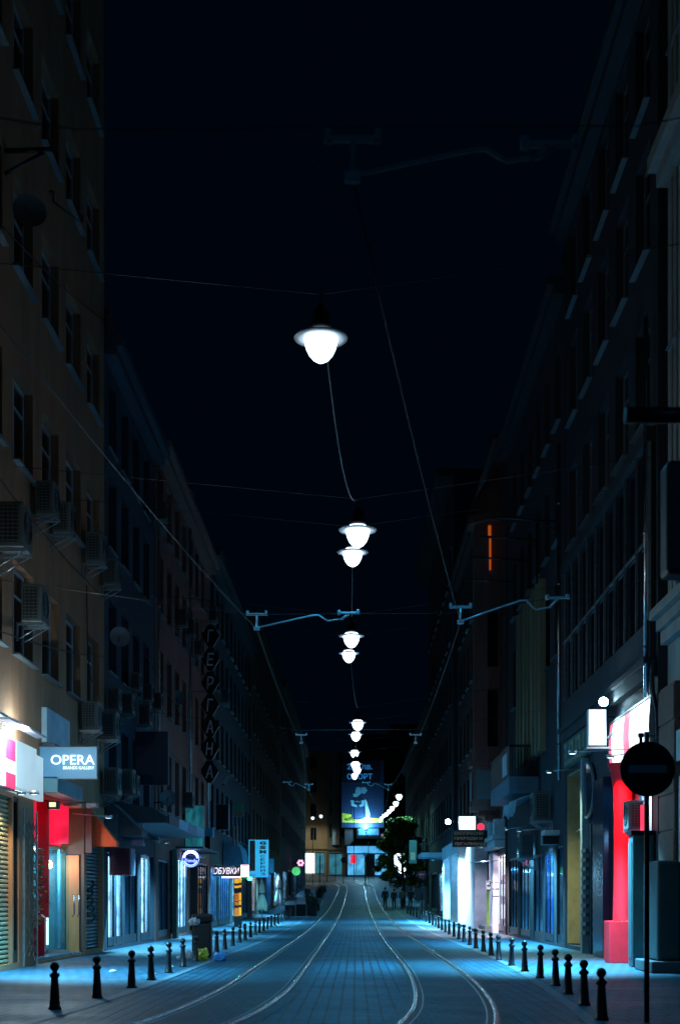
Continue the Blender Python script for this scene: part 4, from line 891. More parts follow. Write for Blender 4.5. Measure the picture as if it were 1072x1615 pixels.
# OBUVKI
yo = 69; t, f, (x0, x1, z0, z1) = blade('shoe_shop_sign', 'black ОБУВКИ light box with slanted white letters and a red and white end', 'sign', 336, 380, 1366, 1382, yo, M_black, th=.25, wallx=-6.9)
text_part('lettering', 'ОБУВКИ', .3, ((x0 + x1) / 2 - .02, yo - .015, (z0 + z1) / 2 + .02), f, emit('obuvki_letters', (1, .85, .95), 1.3), fit=(1.28, .33), shear=.25, bold=.002)
m = MB().use(emit('sign_pink_white', (1, .75, .85), 3)); m.box(X(380, yo), X(392, yo), yo - .02, yo + .2, Z(1383, yo), Z(1364, yo)); m.box(X(350, yo), X(380, yo) - .003, yo - .03, yo - .002, Z(1384.5, yo), Z(1382.5, yo)); q = part('lit_end', m, t)
m = MB().use(emit('sign_red', (1, .03, .08), 2)); m.box(X(383, yo), X(391, yo), yo - .035, yo - .021, Z(1372.5, yo), Z(1371, yo)); m.box(X(381, yo), X(391.5, yo), yo - .035, yo - .021, Z(1366, yo), Z(1364.5, yo)); part('red_stripe', m, q)
# GSM
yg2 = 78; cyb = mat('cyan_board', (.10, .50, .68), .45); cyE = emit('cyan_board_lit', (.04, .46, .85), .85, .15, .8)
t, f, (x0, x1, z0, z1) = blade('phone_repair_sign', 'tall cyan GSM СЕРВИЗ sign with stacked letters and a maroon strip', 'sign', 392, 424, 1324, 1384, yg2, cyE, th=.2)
mr_ = mat('maroon_letters', (.22, .01, .03), .5); nv = mat('navy_letters', (.01, .03, .09), .5)
for i, ch in enumerate('GSM'): text_part('lettering', ch, .3, (x0 + .80, yg2 - .015, z1 - .20 - i * .245), f, mr_, fit=(.36, .19), bold=.02)
for i, ch in enumerate('СЕРВИЗ'): text_part('lettering', ch, .25, (x0 + .80, yg2 - .015, z1 - .93 - i * .2), f, nv, fit=(.26, .15), bold=.004)
text_part('lettering', 'РИ', .12, (x0 + .22, yg2 - .015, z0 + .13), f, mat('green_letters', (.02, .2, .08), .5), fit=(.26, .12))
m = MB().use(mr_); m.box(x0 + .06, x0 + .37, yg2 - .012, yg2 - .001, z0 + .37, z1 - .06); q = part('maroon_strip', m, f)
b = text_bm('Фризьорски салон', .2); 
M_ = Matrix.Translation((x0 + .215, yg2 - .02, (z0 + z1) / 2 + .12)) @ Matrix.Rotation(R(90), 4, 'X') @ Matrix.Rotation(R(-90), 4, 'Z')
xs_ = [v.co.x for v in b.verts]; k_ = 1.5 / (max(xs_) - min(xs_))
for v in b.verts: v.co = Vector((v.co.x * k_, v.co.y * k_ * 1.15, v.co.z))
m = MB().use(mat('faint_pink_letters', (.35, .18, .25), .5)); m.merge(b, M_); part('lettering', m, q)
t, f, q = blade('small_blue_sign', 'small blue sign board just behind the cyan phone repair sign', 'sign', 424, 432, 1354, 1377, 84, blu2)
yv = 73; m = MB().use(mat('teal_fabric', (.06, .24, .34), .7)); m.prism([(-6.88, yv, 4.6), (-6.3, yv, 4.55), (-6.0, yv, 4.2), (-5.75, yv, 3.1), (-5.9, yv, 3.05), (-6.9, yv, 3.2)], (0, 4, 0)); solo('awning', m, 'teal domed awning above the shoe shop sign', 'awning')
for i, (a, b) in enumerate(((366, 369.5), (372, 375))):
    m = MB().use(M_ac); m.box(X(a, 71), X(b, 71), 71, 71.3, Z(1334, 71), Z(1302, 71), .02); solo('metal_cabinet', m, f'narrow upright metal cabinet on the facade above the shoe sign, {("left", "right")[i]} of two', 'cabinet', 'metal cabinets above the shoe sign')
# green cross light and yellow display
t = thing('green_lamp', 'small bright green lamp under the cyan phone repair sign', 'lamp', (X(394, 75), 75, Z(1389, 75)))
m = MB().use(emit('green_glow', (.05, 1.0, .35), 9)); m.lathe((X(394, 75), 75, Z(1386, 75)), [(0, -.1), (.1, -.07), (.13, 0), (.1, .07), (0, .1)], 14); part('lens', m, t)
m = MB().use(M_dark); m.tube([(-6.9, 75.1, Z(1386, 75)), (X(394, 75), 75.1, Z(1386, 75))], .02); part('bracket', m, t); plight('green_bulb', (X(394, 75), 74.7, Z(1386, 75)), 60, (.05, 1, .35), .08, t)
t = thing('vending_stand', 'yellow and black upright display stand below the shoe shop sign', 'display stand', (X(375, 71), 71, gz(71)))
m = MB().use(M_black); m.box(X(369, 71), X(380.5, 71), 71, 71.4, gz(71), Z(1384, 71), .01); part('body', m, t)
ye = emit('yellow_panel_glow', (1.0, .45, .01), .85); yd = emit('orange_panel_glow', (1.0, .28, .01), .42)
for a, b in ((1386, 1393), (1397, 1400.5), (1409, 1421), (1422, 1428), (1432, 1445)):
    m = MB().use(yd if a > 1405 else ye); m.box(X(370, 71), X(376.5, 71), 70.97, 70.995, Z(b, 71), Z(a, 71)); m.use(ye); m.box(X(377, 71), X(380.5, 71), 70.95, 70.995, Z(b - 1, 71), Z(a - 1, 71)); part('yellow_panel', m, t)
m = MB().use(mat('dark_swirl', (.1, .03, 0), .5))
for zc_ in (1415, 1425): m.tube([(X(373, 71) + .08 * math.cos(a), 70.96, Z(zc_, 71) + .1 * math.sin(a)) for a in [k * .5 for k in range(13)]], .012, 4)
part('printed_ring', m, t)
# vertical shop lettering on board: STILLO
t = thing('vertical_board', 'narrow black board with STILLO in pale letters running down beside the pale doorway', 'sign', (-6.5, 53, 0))
ys_ = 52.0; m = MB().use(mat('olive_post', (.16, .16, .12), .7)); m.box(-6.89, X(267, ys_) - .1, ys_, ys_ + .5, 0, 3.35); m.box(X(272, ys_), X(279, ys_), ys_, ys_ + .5, 0, 3.35); part('post', m, t)
m = MB().use(M_black); m.box(X(267, ys_) - .098, X(272, ys_) - .002, ys_ - .02, ys_ + .4, .2, 3.3); b_ = part('board', m, t)
for i, ch in enumerate('STILLO'): text_part('lettering', ch, .15, ((X(267, ys_) - .098 + X(272, ys_)) / 2, ys_ - .03, 1.62 - i * .235), b_, mat('grey_letters', (.35, .4, .42), .5), fit=(.1 if ch != 'I' else .03, .15))
# graffiti on the teal shutter: a painted scrawl
def scrawl(mat_, wallx, n, y0, y1, z0, z1, loops, r, lab, seed=1):
    m = MB().use(mat_); rnd = random.Random(seed); P = []
    N_ = loops * 10
    for i in range(N_):
        u = i / N_; P.append((wallx + n * (.05 + .002 * (i % 2)), y0 + (y1 - y0) * (.5 + .42 * math.sin(u * loops * 6.28 + .6) * (1 - .3 * math.sin(5 * u))), z1 - (z1 - z0) * u + .07 * math.cos(u * loops * 6.28)))
    m.tube(P, r, 5); return solo('graffiti', m, lab, 'graffiti')
o = scrawl(mat('graffiti_black', (.004, .006, .008), .7), -7.06, 1, 36.3, 37.6, .75, 1.85, 5, .03, 'black looping graffiti scrawl on the teal-grey shutter', 3)
# wall lamps under the left fascia (small projectors)
t = thing('projector_lamp', 'square floodlight with a warm pale lens above the red shop header', 'floodlight', (X(82, 31), 31, Z(1272, 31)))
m = MB().use(M_dark); m.box(X(76, 31), X(94, 31), 30.9, 31.1, Z(1276, 31), Z(1263, 31), .02); m.tube([(-6.9, 31, Z(1262, 31)), (X(84, 31), 31, Z(1266, 31))], .015, 5); part('housing', m, t)
m = MB().use(emit('warm_pale_lens', (1, .9, .5), 1.0)); m.box(X(80, 31), X(90, 31), 30.87, 30.895, Z(1273, 31), Z(1266, 31)); part('lens', m, t)
t = thing('projector_lamp', 'folded dark floodlight above the orange-brown awning', 'floodlight', (X(145, 34), 34, Z(1272, 34)))
m = MB().use(M_galv); m.box(X(137, 34), X(154, 34), 33.9, 34.15, Z(1274, 34), Z(1266, 34), .02); m.box(X(100, 33), X(128, 33), 33, 33.2, Z(1271, 33), Z(1267, 33), .01); part('housing', m, t)
m = MB().use(M_dark); m.tube([(-6.9, 34.2, Z(1262, 34)), (X(145, 34), 34.1, Z(1268, 34))], .015, 5); part('arm', m, t)
# flower garland in the shop entrance
m = MB(); rnd = random.Random(5); fm = [mat('leaf_green', (.05, .18, .06), .6), mat('flower_white', (.7, .72, .7), .6), mat('flower_yellow', (.75, .4, .03), .6), mat('leaf_green', (0, 0, 0)), mat('flower_pink', (.7, .2, .35), .6)]
for k in range(420):
    u = rnd.random(); x = -7.02 + rnd.gauss(0, .08); y = 30.25 + rnd.gauss(0, .10); z = 2.55 - 1.7 * u; s = rnd.uniform(.025, .06); a = rnd.uniform(0, 6.28); m.use(fm[0] if rnd.random() < .6 else rnd.choice(fm[1:]))
    d1 = Vector((math.cos(a), math.sin(a), rnd.uniform(-.6, .6))) * s; d2 = Vector((rnd.uniform(-1, 1), rnd.uniform(-1, 1), rnd.uniform(-1, 1))).normalized() * s
    c = Vector((x + .12, y, z)); m.face([c - d1, c - d2 * .6, c + d1, c + d2 * .6])
solo('flower_garland', m, 'garland of leaves with white and yellow flowers at the red shop entrance', 'flowers')
# folded scissor gate
t = thing('scissor_gate', 'folding scissor gate beside the yellow-lit shutter', 'gate', (-6.8, 30.3, 0))
m = MB().use(M_galv)
for y in (28.72, 29.9): m.box(-6.84, -6.80, y, y + .04, .02, 3.3)
part('post', m, t); m = MB().use(mat('gate_bars', (.18, .18, .15), .5, .5))
for i in range(11):
    z = .2 + i * .26
    for (ya_, yb_) in ((28.76, 29.14), (29.14, 29.52), (29.52, 29.9)): m.tube([(-6.82, ya_, z), (-6.82, yb_, z + .26)], .010, 4); m.tube([(-6.815, ya_, z + .26), (-6.815, yb_, z)], .010, 4)
part('lattice', m, t)
for i, (px, y, h, mm, lab) in enumerate(((413, 84, 2.55, mat('brown_parasol_fabric', (.22, .19, .13), .85), 'closed brown parasol below the cyan phone repair sign'), (440, 98, 2.9, mat('pale_parasol_fabric', (.55, .52, .5), .85), 'closed pale parasol, taller one beside the brown parasol'))):
    x = X(px, y); z = gz(y); t = thing('parasol', lab, 'parasol', (x, y, z), 'closed parasols')
    m = MB().use(M_galv); m.tube([(x, y, z), (x, y, z + h + .1)], .03, 8); part('pole', m, t); m = MB().use(M_dark); m.lathe((x, y, z), [(0, .09), (.25, .08), (.28, .0)], 16); part('base', m, t)
    m = MB().use(mm); R0 = []
    for k, (r, q) in enumerate(((.03, 1.0), (.09, .93), (.14, .80), (.15, .68), (.10, .64), (.20, .5), (.27, .36), (.30, .26), (.22, .24))):
        R0.append([m.bm.verts.new((x + r * (1 + .28 * math.cos(6 * a) * (k > 1)) * math.cos(a), y + r * (1 + .28 * math.cos(6 * a) * (k > 1)) * math.sin(a), z + h * q + (.05 * math.sin(9 * a) if k > 6 else 0))) for a in [2 * math.pi * j / 36 for j in range(36)]])
    for a, b in zip(R0, R0[1:]):
        for j in range(36): ff = m.bm.faces.new([a[j], a[(j + 1) % 36], b[(j + 1) % 36], b[j]]); ff.smooth = True
    part('canopy', m, t); m = MB().use(M_black); m.lathe((x, y, z + h * .64), [(.16, -.04), (.165, 0), (.16, .04)], 16); part('strap', m, t)
# litter bin, bags
yb = 33.5; x = X(323, yb)
t = thing('litter_bin', 'tall dark litter bin between the left bollards with rubbish bags around it', 'litter bin', (x, yb, 0))
m = MB().use(M_black); m.box(x - .27, x + .17, yb - .2, yb + .2, .03, .86, .04); m.box(x - .30, x + .20, yb - .23, yb + .23, .861, 1.08, .06); part('body', m, t)
m = MB().use(M_dark); m.box(x - .2, x + .1, yb - .235, yb - .231, .93, 1.02); m.box(x - .30, x - .25, yb - .05, yb + .05, .0, .9); part('opening', m, t)
def bag(name, lab, x, y, z, s, m_, sx=1, sz=1):
    t_ = bmesh.new(); bmesh.ops.create_icosphere(t_, subdivisions=3, radius=1); rnd = random.Random(int(x * 999))
    ph = [rnd.uniform(0, 6) for _ in range(6)]
    for v in t_.verts:
        c = v.co.copy(); k = 1 + .12 * math.sin(5 * c.x + ph[0]) * math.sin(6 * c.y + ph[1]) + .08 * math.sin(11 * c.z + ph[2] + 4 * c.x) + rnd.uniform(-.05, .05)
        if c.z > .55: k *= 1 - (c.z - .55) * .7; c.z *= 1.35
        v.co = Vector((c.x * k * s * sx, c.y * k * s, (max(c.z, -.7) + .7) * s * sz * k))
    for f in t_.faces: f.smooth = False
    m = MB().use(m_); m.merge(t_, Matrix.Translation((x, y, z))); return solo(name, m, lab, 'rubbish bag')
bag('rubbish_bag', 'yellow rubbish bag lying against the litter bin', X(319, 32.3), 32.3, .004, .13, mat('yellow_plastic', (.62, .60, .03), .35), 1.1, 1.35)
bag('rubbish_bag', 'blue rubbish bag to the right of the litter bin', X(347, 32), 32.0, .004, .13, mat('blue_plastic', (.06, .28, .65), .35), 1.2, 1.0)
bag('rubbish_bag', 'pale grey rubbish bag left of the litter bin', X(297, 33), 33.0, .004, .11, mat('white_plastic', (.5, .58, .6), .4), 1.0, 1.2)
bag('rubbish_bag', 'small crumpled grey bag, leftmost of the rubbish by the litter bin', X(283, 33), 33.0, .004, .07, mat('white_plastic', (0, 0, 0)), 1.1, .8)
bag('rubbish_bag', 'round pale bag hanging out of the top of the litter bin', X(307, 33.3), 33.3, .80, .12, mat('grey_plastic', (.35, .4, .42), .45), 1.1, 1.0)
for i, (px, py, lab) in enumerate(((181, 1533, 'crumpled white paper lying on the left pavement'), (246, 1538, 'tiny scrap of paper near the fourth left bollard'), (273, 1526, 'small scrap of paper near the left rubbish bags'))):
    y = 2948 / (py - 1424); m = MB().use(mat('litter_paper', (.7, .72, .72), .8)); x = X(px, y); s = (.09, .04, .04)[i]
    m.face([(x - s, y - s, .012), (x + s, y - s * .4, .03), (x + s * .7, y + s, .014), (x - s * .6, y + s * .7, .05)]); m.face([(x - s, y - s, .012), (x - s * .6, y + s * .7, .05), (x - s * 1.3, y + .02, .02)])
    solo('paper_scrap', m, lab, 'litter', 'scraps of litter')

m = MB().use(mat('grey_board', (.10, .11, .12), .6)); m.box(-6.895, X(186, 38.5), 38.42, 38.5, Z(1334, 38.5), Z(1284, 38.5)); solo('side_board', m, 'grey upright board between the orange-brown awning and the grey canopy', 'board')
# ================================================================ right side fittings
def floodlamp(lab, px, py, y, energy, size=.10, wx=6.2, aim=None, s_=120):
    x, z = X(px, y), Z(py, y); t = thing('floodlight', lab, 'floodlight', (x, y, z), 'bright floodlights')
    m = MB().use(M_dark); m.box(x - size, x + size, y + .003, y + .12, z - size * .8, z + size * .8, .01); m.tube([(wx, y + .1, z + .06), (x, y + .1, z + .03)], .02, 6); part('housing', m, t)
    m = MB().use(emit('flood_lens', (.5, .85, 1.0), s_)); m.prism([(x + size * 1.05 * math.cos(a), y - .004, z + size * 1.05 * math.sin(a)) for a in [2 * math.pi * k / 20 for k in range(20)]], (0, .004, 0)); part('lens', m, t)
    plight('flood_bulb', (x, y - .12, z - .05), energy, (.35, .78, 1.0), .05, t, 'SPOT', 120, (.35, .1, -1)); return t
floodlamp('dazzling floodlight over the white light box on the right wall', 951, 1107, 32.6, 260)
floodlamp('dazzling floodlight left of the white-lit shop on the right', 706, 1296, 68.5, 900, .12)
def soffit(x, y, z, e, col, where, size=135, aim=(0, 0, -1)):
    e *= 13
    z += gz(y); t = thing('soffit_lamp', 'small round soffit lamp ' + where, 'lamp', (x, y, z), 'soffit lamps over the shopfronts')
    m = MB().use(M_galv); m.lathe((x, y, z), [(0, .07), (.09, .07), (.09, .0), (.075, 0)], 14); m.tube([(x, y, z + .04), (math.copysign(6.15 if x > 0 else 6.88, x), y, z + .12)], .012, 5); part('housing', m, t)
    m = MB().use(emit('soffit_glow', (.6, .9, 1.0), 5)); m.lathe((x, y, z + .004), [(0, 0), (.074, 0)], 14); part('lens', m, t)
    plight('soffit_bulb', (x, y, z - .03), e, col, .06, t, 'SPOT', size, aim)
CB = (.12, .62, 1.0); CW = (.18, .66, 1.0)
for a in ((-5.95, 25.9, 3.35, 300, CB, 'under the red and white light box', 110, (.35, .15, -1)), (-6.5, 27.2, 3.45, 16, (1, .85, .45), 'over the cream shutter'), (-6.0, 34, 3.4, 9, CW, 'over the red shop entrance'), (-6.2, 40.6, 3.0, 190, CW, 'over the first white-lit doorway'), (-6.2, 45.9, 3.3, 190, CW, 'over the second white-lit doorway'),
          (-6.0, 55, 3.1, 190, CW, 'behind the ring neon'), (-6.0, 68, 3.0, 170, CB, 'under the shoe shop sign'), (-5.2, 80, 3.4, 300, CB, 'behind the cyan phone repair sign', 165),
          (4.6, 29.6, 4.5, 800, CB, 'under the glowing curved sign', 104, (-.12, 0, -1)), (5.3, 38.2, 4.9, 90, (.55, .75, .55), 'added to brighten the olive doorway'), (5.2, 44.3, 3.6, 330, CB, 'under the big air conditioner'), (5.3, 49, 3.9, 150, CB, 'under the balcony'),  # the greenish lamp is added only to light the olive doorway
          (5.2, 58.2, 3.6, 210, (.8, .75, .85), 'over the pink curtained window'), (4.9, 69.6, 4.2, 480, (.5, .85, 1), 'before the white columns'), (5.2, 80.5, 3.6, 480, CW, 'past the white columns'), (4.6, 83, 3.6, 300, CB, 'under the pale flat canopy', 165), (-5.8, 98, 3, 150, CB, 'past the closed parasols'), (5.55, 30.4, 4.5, 95, (1, .08, .12), 'added to redden the red column', 80, (.28, .5, -1.7)), (4.9, 62.6, 4.2, 60, (.55, .65, .9), 'added to brighten the pinkish column')):  # red lamp added to colour its column, last one added to lift the pinkish one
    soffit(*a)
# white light box, curved sign
E_box = emit('lightbox_white', (.72, .93, 1.0), 1.9, .15, 1.5)
yb = 33.2; t, f, q = blade('light_box', 'blank white glowing light box on the right wall under the floodlight', 'sign', 927, 956, 1118, 1176, yb, E_box, side=1, th=.25, frame=mat('white_metal_box', (.6, .65, .68), .4), wallx=6.2)
m = MB().use(M_galv); m.box(X(924, yb), 6.2, yb - .05, yb + .3, Z(1181, yb), Z(1178, yb)); part('shelf', m, t)
m = MB().use(M_galv); m.tube([(X(957, yb), yb - .1, Z(1165, yb)), (6.1, yb - .25, Z(1157, yb))], .03, 6); part('arm', m, t)
t = thing('curved_sign', 'overexposed white and pink curved shop sign over the red column', 'sign', (6.0, 31, 4.5))
m = MB(); ewp = emit('curved_sign_white', (.85, .93, 1.0), 1.9, .2, .8); epk = emit('curved_sign_pink', (1.0, .18, .30), 1.4, .3, 1.2)
for a, b, mm in ((28.9, 31.0, ewp), (31.0, 31.7, epk), (31.7, 33.1, ewp), (33.1, 33.45, epk)):
    m.use(mm); prev = None; N_ = 8
    for i in range(N_ + 1):
        u = i / N_; z = 4.55 + 1.05 * u; x = 6.12 - .05 * math.sin(u * math.pi)
        cur = (x, z)
        if prev: m.face([(prev[0], a, prev[1]), (prev[0], b, prev[1]), (x, b, z), (x, a, z)])
        prev = cur
part('face', m, t)
m = MB().use(M_galv)
for yy in (28.84, 33.46): m.prism([(6.21, yy, 4.5), (6.1, yy, 4.5), (6.06, yy, 5.0), (6.1, yy, 5.65), (6.21, yy, 5.7)], (0, .04, 0))
m.box(6.21, 6.1, 28.88, 33.46, 5.62, 5.66); m.box(6.21, 6.1, 28.88, 33.46, 4.49, 4.53); part('end_cap', m, t)
m = MB().use(mat('dark_pipe', (.02, .03, .05), .3)); m.tube([(6.15, 28.75, Z(1040, 28.7)), (6.1, 28.76, Z(1062, 28.7)), (6.12, 28.76, Z(1090, 28.7)), (6.2, 28.77, Z(1120, 28.7)), (6.22, 28.77, Z(1160, 28.7)), (6.22, 28.77, Z(1172, 28.7))], .05, 8); solo('drainpipe', m, 'black bent pipe curving around the end of the glowing curved sign', 'pipe')
# old green sign with bars of unreadable letters
t = thing('old_sign', 'weathered green sign with worn upright letters left of the white light box', 'sign', (6.1, 40, 5))
m = MB().use(mat('weathered_green', (.07, .15, .13), .7, scale=5)); m.box(6.2, 6.08, 36.6, 40.8, 5.25, 6.0); part('board', m, t)
m = MB().use(mat('worn_pale_letters', (.33, .36, .25), .6))
for i in range(6):
    y = 37.0 + i * .6; m.box(6.078, 6.04, y, y + .12, 5.5, 5.9); 
    if i % 2: m.box(6.078, 6.04, y + .121, y + .36, 5.78, 5.9)
for i in range(10): m.box(6.078, 6.05, 36.9 + i * .36, 37.1 + i * .36, 5.3, 5.4)
part('relief_letter', m, t)
# oval blade sign
yo = 36.6; t = thing('oval_sign', 'tall oval dark mirror-like sign on the pilaster between the old sign and the red column', 'sign', (6.0, yo, 2.6))
m = MB().use(M_galv); c = (6.10, 36.9, Z(1245, yo)); ring = [(c[0], c[1] + 1.0 * math.cos(a), c[2] + .75 * math.sin(a)) for a in [2 * math.pi * k / 36 for k in range(36)]]
m.prism(ring, (.06, 0, 0)); part('rim', m, t); m = MB().use(mat('dark_mirror', (.05, .10, .16), .08, .6)); m.prism([(c[0] - .006, c[1] + .93 * math.cos(a), c[2] + .68 * math.sin(a)) for a in [2 * math.pi * k / 36 for k in range(36)]], (.005, 0, 0)); part('face', m, t)
m = MB().use(mat('pilaster_pale', (.22, .30, .32), .6)); m.box(6.217, 6.04, 37.2, 37.5, 0, 5.2); solo('pilaster', m, 'pale bluish narrow pilaster beside the olive doorway', 'pilaster')
m = MB().use(mat('dark_blue_gloss', (.006, .02, .045), .2)); m.box(6.217, 5.98, 33.75, 35.2, .02, 4.4, .02); solo('glossy_panel', m, 'glossy dark blue panel left of the red column', 'panel')
m = MB().use(mat('graffiti_white', (.65, .72, .78), .6)); rnd = random.Random(2); P = []
for i in range(46): u = i / 46; P.append((5.975, 33.9 + .55 * (.5 + .5 * math.sin(i * 1.3)), 2.5 - 1.0 * u + .08 * math.cos(i * 2.1)))
m.tube(P, .009, 4); solo('graffiti', m, 'pale scribbled graffiti on the glossy dark blue panel', 'graffiti')
m = MB().use(mat('slatted_dark', (.03, .05, .06), .5)); m.box(6.217, 6.1, 35.25, 35.36, 0, 3.4); m.box(6.217, 6.1, 36.24, 36.36, 0, 3.4)
for i in range(10): m.box(6.217, 6.0, 36.37, 37.1, .5 + i * .24, .6 + i * .24); m.box(6.217, 6.0, 35.26, 35.36, .5 + i * .24, .6 + i * .24)
solo('slatted_frame', m, 'dark ladder-like slatted frame between the oval sign and the ground', 'frame')
# cabinets by the stone pier
t = thing('kiosk_cabinet', 'tall weathered teal street cabinet standing before the stone pier', 'cabinet', (5.7, 29.5, 0))
m = MB().use(mat('weathered_teal', (.07, .10, .10), .6, .2, scale=3, streak=True)); m.box(5.74, 6.19, 28.9, 29.35, .02, 2.75, .02); part('body', m, t)
m = MB().use(M_dark); m.box(5.70, 6.2, 28.85, 29.4, 2.752, 2.84, .01); part('top_cover', m, t)
m = MB().use(mat('cabinet_door_teal', (.07, .12, .12), .5, .3)); m.box(5.78, 6.13, 28.885, 28.899, .2, 2.6); m.box(5.725, 5.739, 28.95, 29.3, .2, 2.6); part('door', m, t)
t = thing('meter_box', 'low wide dark green box with a slab foot at the right edge', 'cabinet', (6.0, 26, 0))
m = MB().use(mat('dark_green_box', (.04, .08, .075), .5)); m.box(5.75, 6.2, 26.6, 27.9, .24, 2.15, .05); part('body', m, t); m = MB().use(M_plinth); m.box(5.6, 6.2, 26.4, 28.0, 0, .23, .03); part('base_slab', m, t)
m = MB().use(redp); m.box(5.75, 6.2, 31.52, 32.35, .55, .93, .01); m.box(5.75, 5.82, 31.52, 32.35, .02, .54); solo('red_bench', m, 'low red box bench at the foot of the red column', 'bench')
m = MB(); m.use(emit('poster_glow', (.9, .93, 1), 1.6, .4, 4)); m.box(6.03, 6.06, 28.95, 29.1, 2.9, 4.2); m.use(emit('poster_red_glow', (1, .05, .12), 1.2)); m.box(6.02, 6.055, 29.12, 29.5, 2.86, 3.4); solo('lit_poster', m, 'glowing white and red poster between the stone pier and the red column', 'poster')
# box and canopy mid right
t, f, q = blade('dark_box_sign', 'plain dark box under the big air conditioner on the right', 'sign', 855, 893, 1318, 1332, 42.5, M_black, side=1, th=.5)
m = MB().use(mat('bright_metal_ledge', (.6, .7, .75), .3, .4)); m.box(X(858, 42.2), 6.19, 42.2, 43.0, Z(1317, 42.2), Z(1309, 42.2), .01); m.box(X(893, 41.6), X(908, 41.6), 41.6, 41.9, Z(1318, 41.6), Z(1312, 41.6), .02); m.tube([(X(905, 41.6), 41.7, Z(1314, 41.6)), (6.15, 37.2, Z(1304, 37.6))], .02, 5); solo('metal_ledge', m, 'bright metal ledge with a rod above the plain dark box', 'ledge')
m = MB().use(mat('pale_awning_cloth', (.35, .5, .55), .5)); prev = None
for i in range(15):
    u = i / 14; y = 46.5 + 4.0 * u; dz = .10 * math.sin(u * 19); xo = 5.35 + .05 * math.sin(u * 13)
    cur = [(6.19, y, Z(1250, 47)), (xo, y, Z(1262, 47) - .02), (xo - .05, y, Z(1283, 47) + dz)]
    if prev:
        for a in range(2): m.face([prev[a], prev[a + 1], cur[a + 1], cur[a]])
    prev = cur
for f in m.bm.faces: f.smooth = True
q = solo('awning', m, 'pale drooping cloth awning below the balcony', 'awning'); sm = q.modifiers.new('s', 'SOLIDIFY'); sm.thickness = .02
# balcony
t = thing('balcony', 'balcony with a dark railing and a blue lit slab on the right wall', 'balcony', (5.7, 50, 5))
m = MB().use(mat('blue_slab_paint', (.10, .20, .26), .6)); m.box(6.195, 5.2, 47.2, 53.6, 5.05, 5.62); part('slab', m, t)
m = MB().use(M_black); m.box(5.2, 5.26, 47.2, 53.6, 6.62, 6.70); m.box(6.195, 5.2, 47.2, 47.26, 6.62, 6.70)
m.box(5.215, 5.24, 47.3, 53.5, 5.62, 6.6)
for i in range(9): x = 5.3 + i * .1; m.box(x, x + .025, 47.215, 47.24, 5.62, 6.62)
part('railing', m, t)
m = MB().use(mat('white_notice', (.6, .68, .7), .6)); m.box(5.2, 5.213, 48.0, 49.4, 5.75, 6.5); part('notice', m, t)
# EXPRESS TRANSLATIONS sign
ye_ = 60.5; t, f, (x0, x1, z0, z1) = blade('translation_sign', 'long black sign ЕКСПРЕСНИ ПРЕВОДИ И ЛЕГАЛИЗАЦИЯ hanging before the white-lit shop', 'sign', 713, 776, 1309, 1336, ye_, M_black, side=1, th=.15, wallx=5.9)
mlt = mat('dull_brown_letters', (.85, .36, .18), .6)
for i, (s_, w) in enumerate((('ЕКСПРЕСНИ', 1.25), ('ПРЕВОДИ И', 1.22), ('ЛЕГАЛИЗАЦИЯ', 1.58))): text_part('lettering', s_, .2, (x0 + .08 + w / 2, ye_ - .012, z1 - .14 - i * .235), f, mlt, fit=(w, .15), bold=.008)
yq = 59; m = MB().use(mat('pale_lamp_box', (.14, .30, .38), .4)); m.box(X(778, yq), X(794, yq), yq, yq + .3, Z(1330, yq), Z(1307, yq), .04); m.use(M_black); m.box(X(794, yq) + .002, X(806, yq), yq + .02, yq + .3, Z(1329, yq), Z(1310, yq), .02); m.tube([(6.15, yq + .2, Z(1320, yq)), (X(804, yq), yq + .2, Z(1320, yq))], .02); solo('lamp_box', m, 'rounded pale blue box lamp right of the long black sign', 'lamp')
# lit shop sign and canopy
yl = 66; t, f, q = blade('lit_shop_sign', 'glowing white shop sign high over the white columns', 'sign', 723, 750, 1287, 1309, yl, emit('shop_sign_white', (.75, .92, 1), 2), side=1, th=.3, wallx=6.1)
m = MB().use(mat('pale_canopy', (.55, .68, .7), .5)); m.box(6.1, X(664, 84), 84, 88.5, Z(1351, 84), Z(1344.5, 84), .01); solo('canopy', m, 'pale flat canopy over the dark barred shop on the right', 'canopy')
m = MB().use(emit('red_blob', (1, .02, .05), 2.5)); m.lathe((X(757.5, 62), 62, Z(1309, 62)), [(0, 0), (.14, .04), (.16, .15), (.12, .26), (0, .3)], 12); solo('red_lantern', m, 'small red glowing lantern behind the long black sign', 'lantern')
t, f, (x0, x1, z0, z1) = blade('small_notice', 'small black notice with two pale letters above the green door', 'sign', 766, 774, 1389, 1405, 59.6, M_black, side=1, th=.05, wallx=6.1)
for i, ch in enumerate('КМ'): text_part('lettering', ch, .15, ((x0 + x1) / 2, 59.585, z1 - .12 - i * .19), f, mat('grey_letters', (.35, .4, .42)), fit=(.12, .12))
m = MB().use(mat('bright_green_door')) if False else MB().use(MATS['bright_green_door']); m.box(X(767, 61.8), X(778, 61.8), 61.8, 61.9, .34, Z(1406, 61.8)); solo('green_door', m, 'bright lime green half door beside the pinkish column', 'door')
m = MB().use(M_steel); m.tube([(6.1, 58, Z(1357, 58)), (5.6, 58, Z(1358, 58)), (X(741, 58), 58, Z(1361, 58))], .02, 6); solo('flag_holder', m, 'thin metal rod pointing out under the long black sign', 'rod')
for i, px in enumerate((706, 716)):
    pass
t, f, (x0, x1, z0, z1) = blade('blue_board', 'upright pale blue sign board in front of the street tree', 'sign', 645, 657, 1325, 1362, 112, mat('pale_blue_board', (.13, .33, .5), .5), side=1, th=.15, wallx=6.1)
m = MB().use(M_white); m.box(x0 + .12, x1 - .15, 111.98, 111.997, z0 + .3, z0 + .9); part('white_patch', m, f)
